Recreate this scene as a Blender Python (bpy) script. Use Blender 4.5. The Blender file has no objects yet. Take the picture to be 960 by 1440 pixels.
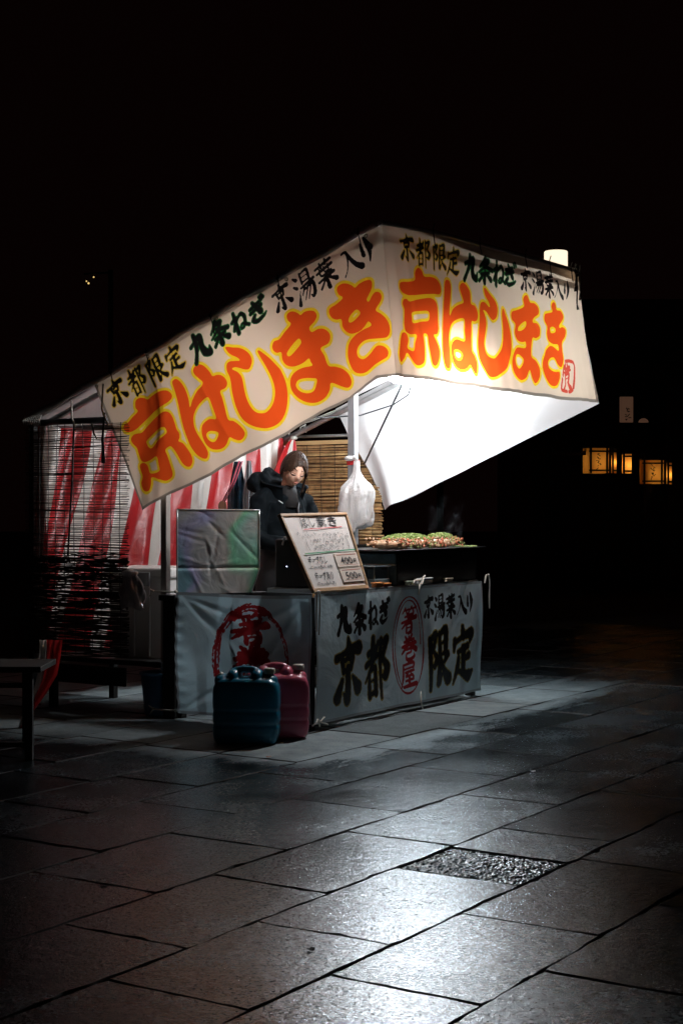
import bpy, bmesh, math, random
import numpy as np
from mathutils import Vector, Matrix, Euler

random.seed(7)
RNG = np.random.default_rng(7)
scene = bpy.context.scene
COL = scene.collection
PI = math.pi

# ------------------------------------------------------------------ camera
F = 2170.0                      # focal length in photo pixels (photo 960 x 1440)
CH = 1.2                        # eye height
cd = bpy.data.cameras.new("camera")
cam = bpy.data.objects.new("camera", cd)
COL.objects.link(cam)
cam.location = (0, 0, CH)
cam.rotation_euler = (PI / 2, 0, 0)
cd.sensor_fit = 'VERTICAL'
cd.sensor_height = 36.0
cd.lens = F / 1440 * 36
cd.shift_y = -2 / 1440
cd.clip_start = 0.05
cd.clip_end = 500
scene.camera = cam
scene.render.resolution_x = 682
scene.render.resolution_y = 1024

# ------------------------------------------------------------------ night sky
world = bpy.data.worlds.new("World")
scene.world = world
world.use_nodes = True
wn = world.node_tree
wn.nodes.clear()
wo = wn.nodes.new('ShaderNodeOutputWorld')
sky = wn.nodes.new('ShaderNodeTexSky')
sky.sky_type = 'NISHITA'
sky.sun_disc = False
sky.sun_elevation = math.radians(-12)
sky.sun_rotation = math.radians(200)
b1 = wn.nodes.new('ShaderNodeBackground'); b1.inputs[1].default_value = 0.05
b2 = wn.nodes.new('ShaderNodeBackground')
b2.inputs[0].default_value = (1.0, 0.30, 0.28, 1); b2.inputs[1].default_value = 0.0016
ad = wn.nodes.new('ShaderNodeAddShader')
wn.links.new(sky.outputs[0], b1.inputs[0])
wn.links.new(b1.outputs[0], ad.inputs[0]); wn.links.new(b2.outputs[0], ad.inputs[1])
wn.links.new(ad.outputs[0], wo.inputs[0])

scene.view_settings.view_transform = 'Standard'
scene.view_settings.look = 'None'
scene.view_settings.exposure = 0.0
scene.view_settings.gamma = 1.0
scene.cycles.max_bounces = 8
scene.cycles.diffuse_bounces = 4
scene.cycles.glossy_bounces = 4
scene.cycles.transmission_bounces = 6
scene.cycles.sample_clamp_indirect = 6.0
scene.cycles.use_denoising = True

LAMP_NEAR = 1250.0               # emission of the LED cluster
LAMP_TUBE = 265.0               # emission of the LED tube

# ------------------------------------------------------------------ stall frame of reference
# u runs along the stall front (to the right and away), v towards the back of the stall
O = Vector((-0.154, 8.373, 0))
U = Vector((0.5381, 0.8429, 0)).normalized()
V = Vector((-U.y, U.x, 0))
Z = Vector((0, 0, 1))
def L(u, v, z): return O + U * u + V * v + Z * z

def plane_hit(x, y, p0, n):
    """point of the plane (p0, n) on the sight line through photo position x, y"""
    d = Vector(((x - 480) / F, 1.0, (718 - y) / F))
    c = Vector((0, 0, CH))
    t = (p0 - c).dot(n) / d.dot(n)
    return c + d * t

# ------------------------------------------------------------------ materials
MATS = {}
def nn(nt, t, **kw):
    n = nt.nodes.new(t)
    for k, v in kw.items(): setattr(n, k, v)
    return n

def mat(name, col, rough=0.6, metal=0.0, var=0.0, vscale=6.0, bump=0.0, bscale=40.0, emit=None, estr=0.0,
        spec=0.5, coat=0.0, col2=None, trans=0.0, alpha=1.0, bdist=0.01, rvar=0.0):
    if name in MATS: return MATS[name]
    m = bpy.data.materials.new(name); m.use_nodes = True
    nt = m.node_tree; p = nt.nodes['Principled BSDF']
    p.inputs['Base Color'].default_value = (*col, 1)
    p.inputs['Roughness'].default_value = rough
    p.inputs['Metallic'].default_value = metal
    p.inputs['Specular IOR Level'].default_value = spec
    p.inputs['Coat Weight'].default_value = coat
    p.inputs['Transmission Weight'].default_value = trans
    p.inputs['Alpha'].default_value = alpha
    tc = nn(nt, 'ShaderNodeTexCoord')
    if var > 0 or col2 or rvar > 0:
        no = nn(nt, 'ShaderNodeTexNoise'); no.inputs['Scale'].default_value = vscale; no.inputs['Detail'].default_value = 6
        nt.links.new(tc.outputs['Object'], no.inputs['Vector'])
        cr = nn(nt, 'ShaderNodeValToRGB')
        cr.color_ramp.elements[0].position = 0.3; cr.color_ramp.elements[1].position = 0.7
        a = tuple(c * (1 - var) for c in col); b = col2 if col2 else tuple(min(1, c * (1 + var)) for c in col)
        cr.color_ramp.elements[0].color = (*a, 1); cr.color_ramp.elements[1].color = (*b, 1)
        nt.links.new(no.outputs['Fac'], cr.inputs[0]); nt.links.new(cr.outputs[0], p.inputs['Base Color'])
        if rvar > 0:
            mr = nn(nt, 'ShaderNodeMapRange'); mr.inputs[3].default_value = max(0.02, rough - rvar); mr.inputs[4].default_value = rough + rvar
            nt.links.new(no.outputs['Fac'], mr.inputs[0]); nt.links.new(mr.outputs[0], p.inputs['Roughness'])
    if bump > 0:
        nb = nn(nt, 'ShaderNodeTexNoise'); nb.inputs['Scale'].default_value = bscale; nb.inputs['Detail'].default_value = 5
        nt.links.new(tc.outputs['Object'], nb.inputs['Vector'])
        bp = nn(nt, 'ShaderNodeBump'); bp.inputs['Strength'].default_value = bump; bp.inputs['Distance'].default_value = bdist
        nt.links.new(nb.outputs['Fac'], bp.inputs['Height']); nt.links.new(bp.outputs[0], p.inputs['Normal'])
    if emit:
        p.inputs['Emission Color'].default_value = (*emit, 1); p.inputs['Emission Strength'].default_value = estr
    MATS[name] = m
    return m

def cloth(name, col, tcol=None, tfac=0.45, gloss=0.06, grough=0.35, bump=0.25, bscale=3.0, var=0.05, weave=True):
    """thin cloth or vinyl: diffuse front, light coming through from behind"""
    if name in MATS: return MATS[name]
    m = bpy.data.materials.new(name); m.use_nodes = True
    nt = m.node_tree; nt.nodes.clear()
    out = nn(nt, 'ShaderNodeOutputMaterial')
    tc = nn(nt, 'ShaderNodeTexCoord')
    no = nn(nt, 'ShaderNodeTexNoise'); no.inputs['Scale'].default_value = 2.2; no.inputs['Detail'].default_value = 8
    nt.links.new(tc.outputs['Object'], no.inputs['Vector'])
    def vary(c):
        mx = nn(nt, 'ShaderNodeMix', data_type='RGBA')
        mx.inputs[6].default_value = (*[k * (1 - var) for k in c], 1); mx.inputs[7].default_value = (*[min(1, k * (1 + var)) for k in c], 1)
        nt.links.new(no.outputs['Fac'], mx.inputs[0]); return mx.outputs[2]
    d = nn(nt, 'ShaderNodeBsdfDiffuse'); t = nn(nt, 'ShaderNodeBsdfTranslucent'); g = nn(nt, 'ShaderNodeBsdfGlossy')
    nt.links.new(vary(col), d.inputs[0]); nt.links.new(vary(tcol or col), t.inputs[0])
    g.inputs['Roughness'].default_value = grough; g.inputs['Color'].default_value = (.8, .8, .8, 1)
    m1 = nn(nt, 'ShaderNodeMixShader'); m1.inputs[0].default_value = tfac
    m2 = nn(nt, 'ShaderNodeMixShader'); m2.inputs[0].default_value = gloss
    nb = nn(nt, 'ShaderNodeTexNoise'); nb.inputs['Scale'].default_value = bscale; nb.inputs['Detail'].default_value = 9; nb.inputs['Roughness'].default_value = .55
    nb.inputs['Distortion'].default_value = .8
    nt.links.new(tc.outputs['Object'], nb.inputs['Vector'])
    bp = nn(nt, 'ShaderNodeBump'); bp.inputs['Strength'].default_value = bump; bp.inputs['Distance'].default_value = 0.05
    nt.links.new(nb.outputs['Fac'], bp.inputs['Height'])
    for s in (d, t, g): nt.links.new(bp.outputs[0], s.inputs['Normal'])
    nt.links.new(d.outputs[0], m1.inputs[1]); nt.links.new(t.outputs[0], m1.inputs[2])
    nt.links.new(m1.outputs[0], m2.inputs[1]); nt.links.new(g.outputs[0], m2.inputs[2])
    nt.links.new(m2.outputs[0], out.inputs[0])
    MATS[name] = m
    return m

# ------------------------------------------------------------------ mesh building
class MB:
    def __init__(s): s.v = []; s.f = []; s.m = []; s.sm = []
    def add(s, vs, fs, m=0, smooth=False):
        b = len(s.v); s.v += [tuple(p) for p in vs]
        for f in fs: s.f.append(tuple(b + i for i in f)); s.m.append(m); s.sm.append(smooth)
        return s
    def box(s, c, ax, half, m=0, bevel=0.0):
        """box at c with axes ax (3 vectors) and half sizes; bevel cuts the edges"""
        c = Vector(c); h = half
        if bevel <= 0:
            vs = [c + ax[0] * (i * h[0]) + ax[1] * (j * h[1]) + ax[2] * (k * h[2]) for i in (-1, 1) for j in (-1, 1) for k in (-1, 1)]
            return s.add(vs, [(0, 1, 3, 2), (4, 6, 7, 5), (0, 4, 5, 1), (2, 3, 7, 6), (0, 2, 6, 4), (1, 5, 7, 3)], m)
        bm = bmesh.new(); bmesh.ops.create_cube(bm, size=2)
        for v in bm.verts: v.co = Vector((v.co.x * h[0], v.co.y * h[1], v.co.z * h[2]))
        bmesh.ops.bevel(bm, geom=bm.edges[:], offset=bevel, segments=2, affect='EDGES', profile=.5)
        vs = [c + ax[0] * v.co.x + ax[1] * v.co.y + ax[2] * v.co.z for v in bm.verts]
        bm.verts.index_update()
        fs = [tuple(v.index for v in f.verts) for f in bm.faces]; bm.free()
        return s.add(vs, fs, m)
    def ubox(s, u0, u1, v0, v1, z0, z1, m=0, bevel=0.0):
        return s.box(L((u0 + u1) / 2, (v0 + v1) / 2, (z0 + z1) / 2), (U, V, Z), (abs(u1 - u0) / 2, abs(v1 - v0) / 2, abs(z1 - z0) / 2), m, bevel)
    def tube(s, pts, r, n=8, m=0, cap=True, flat=1.0, a0=None):
        pts = [Vector(p) for p in pts]
        rs = r if isinstance(r, (list, tuple)) else [r] * len(pts)
        base = len(s.v); prev = a0
        for i, p in enumerate(pts):
            d = (pts[min(i + 1, len(pts) - 1)] - pts[max(i - 1, 0)])
            if d.length < 1e-9: d = Vector((0, 0, 1))
            d.normalize()
            if prev is None:
                a = d.cross(Vector((0, 0, 1))) if abs(d.z) < .9 else d.cross(Vector((1, 0, 0)))
            else:
                a = prev - d * prev.dot(d)
                if a.length < 1e-6: a = d.cross(Vector((1, 0, .3)))
            a.normalize(); prev = a; b = d.cross(a)
            for k in range(n):
                t = 2 * PI * k / n
                s.v.append(tuple(p + a * (math.cos(t) * rs[i]) + b * (math.sin(t) * rs[i] * flat)))
        for i in range(len(pts) - 1):
            for k in range(n):
                s.f.append((base + i * n + k, base + i * n + (k + 1) % n, base + (i + 1) * n + (k + 1) % n, base + (i + 1) * n + k)); s.m.append(m); s.sm.append(n > 5)
        if cap:
            s.f.append(tuple(base + k for k in reversed(range(n)))); s.m.append(m); s.sm.append(False)
            e = base + (len(pts) - 1) * n
            s.f.append(tuple(e + k for k in range(n))); s.m.append(m); s.sm.append(False)
        return s
    def lathe(s, c, prof, n=24, m=0, axis=Z, xa=None, sx=1, sy=1):
        c = Vector(c); a = xa or (Vector((1, 0, 0)) if abs(axis.z) > .5 else Z); b = axis.cross(a)
        base = len(s.v)
        for r, h in prof:
            for k in range(n):
                t = 2 * PI * k / n
                s.v.append(tuple(c + axis * h + a * (math.cos(t) * r * sx) + b * (math.sin(t) * r * sy)))
        for i in range(len(prof) - 1):
            for k in range(n):
                s.f.append((base + i * n + k, base + i * n + (k + 1) % n, base + (i + 1) * n + (k + 1) % n, base + (i + 1) * n + k)); s.m.append(m); s.sm.append(True)
        return s
    def ball(s, c, r, M=None, n=16, k=10, m=0, fn=None):
        c = Vector(c); r = r if isinstance(r, (tuple, list)) else (r, r, r)
        base = len(s.v)
        for i in range(k + 1):
            la = -PI / 2 + PI * i / k
            for j in range(n):
                lo = 2 * PI * j / n
                p = Vector((math.cos(la) * math.cos(lo) * r[0], math.cos(la) * math.sin(lo) * r[1], math.sin(la) * r[2]))
                if fn: p = fn(p)
                if M: p = M @ p
                s.v.append(tuple(c + p))
        for i in range(k):
            for j in range(n):
                s.f.append((base + i * n + j, base + i * n + (j + 1) % n, base + (i + 1) * n + (j + 1) % n, base + (i + 1) * n + j)); s.m.append(m); s.sm.append(True)
        return s
    def grid(s, P, m=0, smooth=True, matfn=None):
        """P: n x k x 3 array"""
        n, k = P.shape[:2]; b = len(s.v)
        s.v += [tuple(p) for p in P.reshape(-1, 3)]
        for i in range(n - 1):
            for j in range(k - 1):
                s.f.append((b + i * k + j, b + i * k + j + 1, b + (i + 1) * k + j + 1, b + (i + 1) * k + j))
                s.m.append(matfn(i, j) if matfn else m); s.sm.append(smooth)
        return s
    def mesh(s, name, off=None):
        me = bpy.data.meshes.new(name)
        o = Vector(off) if off is not None else Vector((0, 0, 0))
        me.from_pydata([(p[0] - o.x, p[1] - o.y, p[2] - o.z) for p in s.v], [], s.f)
        me.polygons.foreach_set('material_index', s.m)
        me.polygons.foreach_set('use_smooth', s.sm)
        me.update()
        return me

def link(name, me, mats, loc=(0, 0, 0), parent=None):
    o = bpy.data.objects.new(name, me); COL.objects.link(o)
    o.location = loc
    for m in (mats if isinstance(mats, (list, tuple)) else [mats]): me.materials.append(m)
    if parent: o.parent = parent
    return o

def wloc(o):
    l = Vector(o.location)
    while o.parent: o = o.parent; l += Vector(o.location)
    return l

def tag(o, label=None, cat=None, group=None, kind=None):
    if label: o['label'] = label
    if cat: o['category'] = cat
    if group: o['group'] = group
    if kind: o['kind'] = kind
    return o

def thing(name, base, label, cat, group=None):
    o = bpy.data.objects.new(name, None); COL.objects.link(o)
    o.empty_display_size = .1; o.location = base
    return tag(o, label, cat, group)

def part(name, mb, mats, parent, label=None, kind=None):
    off = wloc(parent)
    o = link(name, mb.mesh(name, off), mats, (0, 0, 0), parent)
    return tag(o, label, None, None, kind)

def solo(name, mb, mats, base, label, cat, group=None, kind=None):
    o = link(name, mb.mesh(name, base), mats, base)
    return tag(o, label, cat, group, kind)

def copy_tree(o, parent=None):
    c = o.copy(); COL.objects.link(c); c.parent = parent
    for ch in list(o.children): copy_tree(ch, c)
    return c

def pieces(name, mb, mats, parent):
    """one part for every separate piece of the builder"""
    n = len(mb.v); root = list(range(n))
    def find(a):
        while root[a] != a: root[a] = root[root[a]]; a = root[a]
        return a
    for f in mb.f:
        for a in f[1:]: root[find(a)] = find(f[0])
    groups = {}
    for i, f in enumerate(mb.f): groups.setdefault(find(f[0]), []).append(i)
    for g in groups.values():
        ids = sorted({a for i in g for a in mb.f[i]}); mp = {a: k for k, a in enumerate(ids)}
        m2 = MB(); m2.v = [mb.v[a] for a in ids]; m2.f = [tuple(mp[a] for a in mb.f[i]) for i in g]; m2.m = [mb.m[i] for i in g]; m2.sm = [mb.sm[i] for i in g]
        part(name, m2, mats, parent)

def remesh(mb, voxel, smooth=4, off=(0, 0, 0), name='skin'):
    """fuse overlapping solids into one continuous surface"""
    me = mb.mesh('tmp', off)
    o = bpy.data.objects.new('tmp', me); COL.objects.link(o)
    r = o.modifiers.new('r', 'REMESH'); r.mode = 'VOXEL'; r.voxel_size = voxel; r.use_smooth_shade = True
    sm = o.modifiers.new('s', 'SMOOTH'); sm.factor = .5; sm.iterations = smooth
    dg = bpy.context.evaluated_depsgraph_get()
    res = bpy.data.meshes.new_from_object(o.evaluated_get(dg))
    bpy.data.objects.remove(o); bpy.data.meshes.remove(me)
    res.name = name
    return res

def rpart(name, mb, voxel, m, parent, smooth=4):
    off = wloc(parent)
    return link(name, remesh(mb, voxel, smooth, off, name), m, (0, 0, 0), parent)

# ------------------------------------------------------------------ ink: signed distance fields of brush strokes and outlines
def catmull(pts, n=5):
    P = [np.array(p, float) for p in pts]; k = len(P); out = []
    for i in range(k):
        p0, p1, p2, p3 = P[i - 1], P[i], P[(i + 1) % k], P[(i + 2) % k]
        for j in range(n):
            t = j / n
            out.append(.5 * ((2 * p1) + (-p0 + p2) * t + (2 * p0 - 5 * p1 + 4 * p2 - p3) * t * t + (-p0 + 3 * p1 - 3 * p2 + p3) * t ** 3))
    return np.array(out)

class Ink:
    """a distance field on the metric coordinates of a sheet's vertices"""
    def __init__(s, A, B): s.A = A; s.B = B; s.d = np.full(A.shape, 0.08)
    def _win(s, pts, mg):
        lo = pts.min(0) - mg; hi = pts.max(0) + mg
        w = (s.A >= lo[0]) & (s.A <= hi[0]) & (s.B >= lo[1]) & (s.B <= hi[1])
        ii = np.where(w.any(1))[0]; jj = np.where(w.any(0))[0]
        if not len(ii) or not len(jj): return None
        return slice(ii[0], ii[-1] + 1), slice(jj[0], jj[-1] + 1)
    def stroke(s, pts, rs):
        pts = np.array(pts, float); w = s._win(pts, .06 + max(rs))
        if w is None: return
        a = s.A[w]; b = s.B[w]; dd = s.d[w]
        if len(pts) == 1: pts = np.vstack([pts, pts]); rs = [rs[0], rs[0]]
        for i in range(len(pts) - 1):
            p, q = pts[i], pts[i + 1]; e = q - p; l2 = max(e @ e, 1e-12)
            t = np.clip(((a - p[0]) * e[0] + (b - p[1]) * e[1]) / l2, 0, 1)
            d = np.hypot(a - p[0] - t * e[0], b - p[1] - t * e[1]) - (rs[i] * (1 - t) + rs[i + 1] * t)
            np.minimum(dd, d, out=dd)
    def poly(s, loops):
        allp = np.vstack(loops); w = s._win(allp, .06)
        if w is None: return
        a = s.A[w]; b = s.B[w]; dist = np.full(a.shape, 9.); ins = np.zeros(a.shape, bool)
        for lp in loops:
            q = np.roll(lp, -1, 0)
            for p, r in zip(lp, q):
                e = r - p; l2 = max(e @ e, 1e-14)
                t = np.clip(((a - p[0]) * e[0] + (b - p[1]) * e[1]) / l2, 0, 1)
                np.minimum(dist, np.hypot(a - p[0] - t * e[0], b - p[1] - t * e[1]), out=dist)
                if abs(e[1]) > 1e-14:
                    c = ((p[1] > b) != (r[1] > b)) & (a < e[0] * (b - p[1]) / e[1] + p[0])
                    ins ^= c
        s.d[w] = np.minimum(s.d[w], np.where(ins, -dist, dist))
    def rough(s, amp, k=1.0):
        n = (np.sin(s.A * 310 * k + 2 * np.sin(s.B * 170 * k)) + np.sin(s.B * 270 * k + 1.7 * np.sin(s.A * 210 * k)) + np.sin((s.A + s.B) * 520 * k)) / 3
        s.d = s.d + amp * n
        return s

def sheet_mesh(name, P, layers, off, base_mat=0, normal_off=0):
    """grid P (n,k,3) cut exactly along the zero lines of the layer fields; first layer that is negative wins"""
    n, k = P.shape[:2]
    nl = len(layers); Fd = np.stack([l[0] for l in layers], -1) if nl else np.zeros((n, k, 0))
    Fd = np.where(np.abs(Fd) < 1e-7, 1e-7, Fd)
    P = P - np.array(off)
    verts = P.reshape(-1, 3).tolist(); faces = []; mi = []; weld = {}
    def cell4(x): return np.stack([x[:-1, :-1], x[:-1, 1:], x[1:, 1:], x[1:, :-1]], 0)
    neg = cell4(Fd < 0)
    alln = neg.all(0); anyn = neg.any(0)
    def vid(p):
        key = (round(p[0], 6), round(p[1], 6), round(p[2], 6))
        if key not in weld: weld[key] = len(verts); verts.append([p[0], p[1], p[2]])
        return weld[key]
    def clip(poly, li, out):
        if li == nl: out.append((poly, base_mat)); return
        ins, outs = [], []
        c = len(poly)
        for a in range(c):
            p, q = poly[a], poly[(a + 1) % c]
            fp, fq = p[1][3 + li], q[1][3 + li]
            (ins if fp < 0 else outs).append(p)
            if (fp < 0) != (fq < 0):
                t = fp / (fp - fq); x = (None, p[1] + (q[1] - p[1]) * t)
                ins.append(x); outs.append(x)
        if len(ins) > 2: out.append((ins, layers[li][1]))
        if len(outs) > 2: clip(outs, li + 1, out)
    for i in range(n - 1):
        for j in range(k - 1):
            ids = (i * k + j, i * k + j + 1, (i + 1) * k + j + 1, (i + 1) * k + j)
            pure = None
            for li in range(nl):
                if alln[i, j, li]: pure = layers[li][1]; break
                if anyn[i, j, li]: pure = -1; break
            else: pure = base_mat
            if pure >= 0: faces.append(ids); mi.append(pure); continue
            cs = [(ids[q], np.concatenate([P[a, b], Fd[a, b]])) for q, (a, b) in enumerate(((i, j), (i, j + 1), (i + 1, j + 1), (i + 1, j)))]
            for tri in ((cs[0], cs[1], cs[2]), (cs[0], cs[2], cs[3])):
                out = []; clip(list(tri), 0, out)
                for poly, m in out:
                    f = []
                    for vi, p in poly:
                        w = vi if vi is not None else vid(p)
                        if not f or f[-1] != w: f.append(w)
                    if len(f) > 2 and f[0] == f[-1]: f.pop()
                    if len(set(f)) > 2 and len(set(f)) == len(f): faces.append(tuple(f)); mi.append(m)
    me = bpy.data.meshes.new(name); me.from_pydata(verts, [], faces)
    me.polygons.foreach_set('material_index', mi)
    me.polygons.foreach_set('use_smooth', [True] * len(mi))
    me.update()
    return me

# brush glyphs in a unit box (x right, y down); every stroke is a list of points
G = {
'京': [[(.50,-.02,.6),(.54,.13,1.3)], [(.06,.24,1.1),(.3,.21,.8),(.6,.17,1.1),(.93,.2,1.5)], [(.28,.30,1),(.33,.5,.8)], [(.3,.33,.6),(.66,.28,1.1),(.62,.47,.9)],
      [(.34,.49,.8),(.62,.47,.7)], [(.5,.46,1.1),(.52,.72,1.2),(.5,.96,1.4),(.34,.84,.4)], [(.28,.62,.8),(.1,.88,1.4)], [(.7,.62,.6),(.95,.84,1.6)]],
'都': [[(.08,.22,.9),(.45,.15,.8)], [(.27,-.02,.9),(.28,.36,1.3)], [(.0,.4,.9),(.52,.3,.9)], [(.52,.1,.9),(.3,.42,.8),(.0,.68,.4)],
      [(.18,.52,.7),(.18,.95,.9)], [(.18,.55,.5),(.44,.5,.9),(.44,.93,.9)], [(.2,.71,.4),(.42,.69,.4)], [(.18,.92,.7),(.44,.9,.8)],
      [(.66,.08,1.0),(.66,1.04,.6)], [(.66,.16,.7),(.93,.1,1.1),(.78,.38,.8),(.95,.56,1.3),(.86,.7,1.2),(.72,.68,.5)]],
'限': [[(.1,.1,1),(.12,1.02,.9)], [(.08,.12,.8),(.36,.04,1.1),(.22,.32,.7),(.38,.48,1.1),(.28,.62,.9),(.17,.58,.4)], [(.54,.06,.9),(.54,.96,1.2),(.7,.78,.4)],
      [(.54,.08,.6),(.85,.03,1.2),(.83,.45,1.1)], [(.56,.26,.5),(.82,.23,.6)], [(.56,.46,.6),(.83,.43,.7)], [(.94,.5,1.1),(.72,.64,.6)], [(.6,.52,.6),(.78,.78,1.1),(.99,.95,1.6)]],
'定': [[(.5,-.03,.9),(.52,.13,1.3)], [(.12,.18,1.1),(.08,.36,.7)], [(.12,.22,.7),(.5,.15,.9),(.9,.14,1.4),(.82,.3,.6)], [(.28,.42,.8),(.72,.36,1)], [(.52,.38,1.2),(.52,.84,1.1)],
      [(.52,.6,.7),(.78,.56,1.1)], [(.3,.52,.8),(.24,.74,1),(.06,1.0,.5)], [(.2,.74,.7),(.5,.87,1.0),(.8,.96,1.5),(1.02,.9,.6)]],
'九': [[(.36,-.02,1.3),(.34,.4,1.5),(.22,.7,1.1),(.05,1.0,1.3)], [(.05,.32,1.1),(.3,.22,.8),(.62,.16,1.7),(.58,.55,1.6),(.66,.84,2.0),(.9,.98,1.7),(.96,.72,.4)]],
'条': [[(.48,-.02,1.3),(.3,.18,1),(.08,.34,.6)], [(.4,.13,.9),(.72,.1,1.3),(.42,.38,1),(.03,.56,.5)], [(.28,.2,.8),(.6,.38,1.2),(1.0,.52,1.3)], [(.2,.64,1),(.8,.6,1)],
      [(.5,.48,1.2),(.5,1.0,1.5),(.38,.88,.4)], [(.4,.68,.8),(.1,.92,1)], [(.62,.68,.8),(.92,.9,1.6)]],
'ね': [[(.25,-.04,1),(.26,1.0,1.3)], [(.02,.34,1),(.34,.24,1),(.03,.76,.9)], [(.08,.72,.6),(.4,.34,.7),(.7,.2,1),(.87,.42,1.1),(.84,.7,1),(.68,.9,.8),(.5,.9,.7),(.52,.75,.6),(.7,.72,.8),(1.02,.96,1)]],
'ぎ': [[(.08,.22,1),(.72,.14,1)], [(.05,.42,1),(.8,.32,1.1)], [(.32,-.02,1),(.68,.6,1.6)], [(.3,.62,.9),(.1,.8,1.2),(.35,.96,1.2),(.8,.9,.9),(1,.8,.4)], [(.82,-.06,.9),(.9,.1,1)], [(.97,-.1,.9),(1.05,.04,1)]],
'湯': [[(.06,.04,.9),(.18,.14,1.3)], [(.0,.32,.9),(.12,.42,1.2)], [(.03,.98,1.3),(.14,.75,.7),(.24,.56,.4)], [(.42,.02,.9),(.42,.38,.9)], [(.42,.05,.6),(.8,.02,1.1),(.8,.36,1)], [(.44,.2,.5),(.78,.18,.5)],
      [(.42,.36,.7),(.8,.34,.7)], [(.3,.5,.8),(1.0,.44,1.1)], [(.5,.5,.8),(.26,.76,.5)], [(.42,.62,.6),(.92,.56,1.2),(.88,.9,1.3),(.74,1.0,1.1),(.66,.9,.4)], [(.6,.62,.7),(.34,.94,.6)], [(.78,.62,.7),(.5,.98,.6)]],
'葉': [[(.06,.13,.9),(.94,.08,1.1)], [(.35,.0,.8),(.37,.2,.9)], [(.67,-.02,.9),(.62,.18,.7)], [(.08,.33,.9),(.94,.28,1.1)], [(.27,.22,.8),(.28,.5,.8),(.82,.49,1)], [(.5,.22,.7),(.5,.42,.7)],
      [(.73,.22,.7),(.72,.42,.7),(.5,.42,.5)], [(.06,.66,.9),(.94,.6,1.1)], [(.5,.52,1),(.5,1.03,1.4),(.4,.93,.4)], [(.45,.67,.8),(.08,.93,.9)], [(.56,.66,.7),(.95,.9,1.5)]],
'入': [[(.22,.06,.9),(.46,.08,.9),(.42,.45,.7),(.24,.78,.5),(.0,.98,.6)], [(.46,.1,1),(.6,.5,1.3),(.78,.8,1.5),(1,.98,1.8)]],
'り': [[(.2,.12,1),(.14,.58,1.4),(.34,.46,.4)], [(.7,.0,1),(.86,.4,1.8),(.8,.7,1.3),(.5,1.02,.5)]],
'箸': [[(.25,.0,.9),(.06,.18,.6)], [(.2,.1,.6),(.48,.07,.8)], [(.3,.1,.7),(.36,.22,.9)], [(.66,.0,.9),(.5,.17,.6)], [(.6,.09,.6),(.94,.06,.9)], [(.74,.1,.7),(.8,.22,.9)],
      [(.24,.34,.8),(.72,.3,1)], [(.48,.22,1),(.48,.48,1.2)], [(.02,.54,.9),(.5,.5,.9),(.97,.44,1.4)], [(.8,.28,.9),(.5,.52,1.1),(.05,.76,.7)], [(.38,.64,.8),(.38,.96,1.1)], [(.36,.67,.6),(.7,.63,1.1),(.72,.94,1.3),(.5,1.02,.9)], [(.4,.8,.6),(.7,.79,.6)]],
'巻': [[(.25,.0,.8),(.36,.14,1.2)], [(.72,.0,1.1),(.6,.14,.7)], [(.18,.22,.9),(.86,.18,1)], [(.06,.4,1),(.97,.34,1.2)], [(.52,.05,1),(.45,.36,1.2),(.03,.68,.8)], [(.58,.36,.9),(.97,.62,1.6)],
      [(.34,.57,.7),(.68,.54,1),(.66,.7,.8),(.36,.73,.8),(.36,.94,1.1),(.62,1.0,1.2),(.88,.9,1),(.86,.76,.4)]],
'屋': [[(.14,.06,.8),(.86,.03,1),(.84,.24,.8)], [(.16,.24,.7),(.83,.22,.7)], [(.14,.06,1),(.12,.55,1.1),(-.02,.98,.6)], [(.28,.38,.8),(.86,.35,.9)], [(.5,.38,.8),(.32,.55,.8),(.76,.52,.9)], [(.66,.44,.6),(.82,.6,1)],
      [(.3,.73,.8),(.82,.7,.9)], [(.55,.57,1.1),(.55,.93,1.1)], [(.16,.96,1),(.98,.92,1.3)]],
'貝': [[(.3,.0,.9),(.2,.2,.8),(.75,.16,1)], [(.5,.02,.8),(.62,.26,1)], [(.15,.34,.9),(.85,.3,.8)], [(.28,.44,.9),(.3,.78,.8)], [(.28,.46,.6),(.72,.42,1),(.7,.74,.9)], [(.32,.6,.5),(.68,.58,.5)], [(.35,.78,.7),(.1,1.0,1)], [(.6,.76,.8),(.92,1.02,1.6)]],
}
def brush(ink, ch, place, rbase):
    """place(x, y) -> metric sheet coordinates"""
    for st in G[ch]:
        P = [np.array(place(x, y - .13 * (x - .5))) for x, y, w in st]; W = [w ** 1.45 * rbase * 1.08 for _, _, w in st]
        if len(P) > 2:         # soften the bends
            Q = [P[0]]; R = [W[0]]
            for i in range(len(P) - 1):
                p0 = P[max(i - 1, 0)]; p1 = P[i]; p2 = P[i + 1]; p3 = P[min(i + 2, len(P) - 1)]
                for j in (1, 2, 3, 4):
                    t = j / 4
                    c = .5 * ((2 * p1) + (-p0 + p2) * t + (2 * p0 - 5 * p1 + 4 * p2 - p3) * t * t + (-p0 + 3 * p1 - 3 * p2 + p3) * t ** 3)
                    Q.append(c * .7 + (p1 + (p2 - p1) * t) * .3); R.append(W[i] + (W[i + 1] - W[i]) * t)
            P, W = Q, R
        ink.stroke(P, W)


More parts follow.
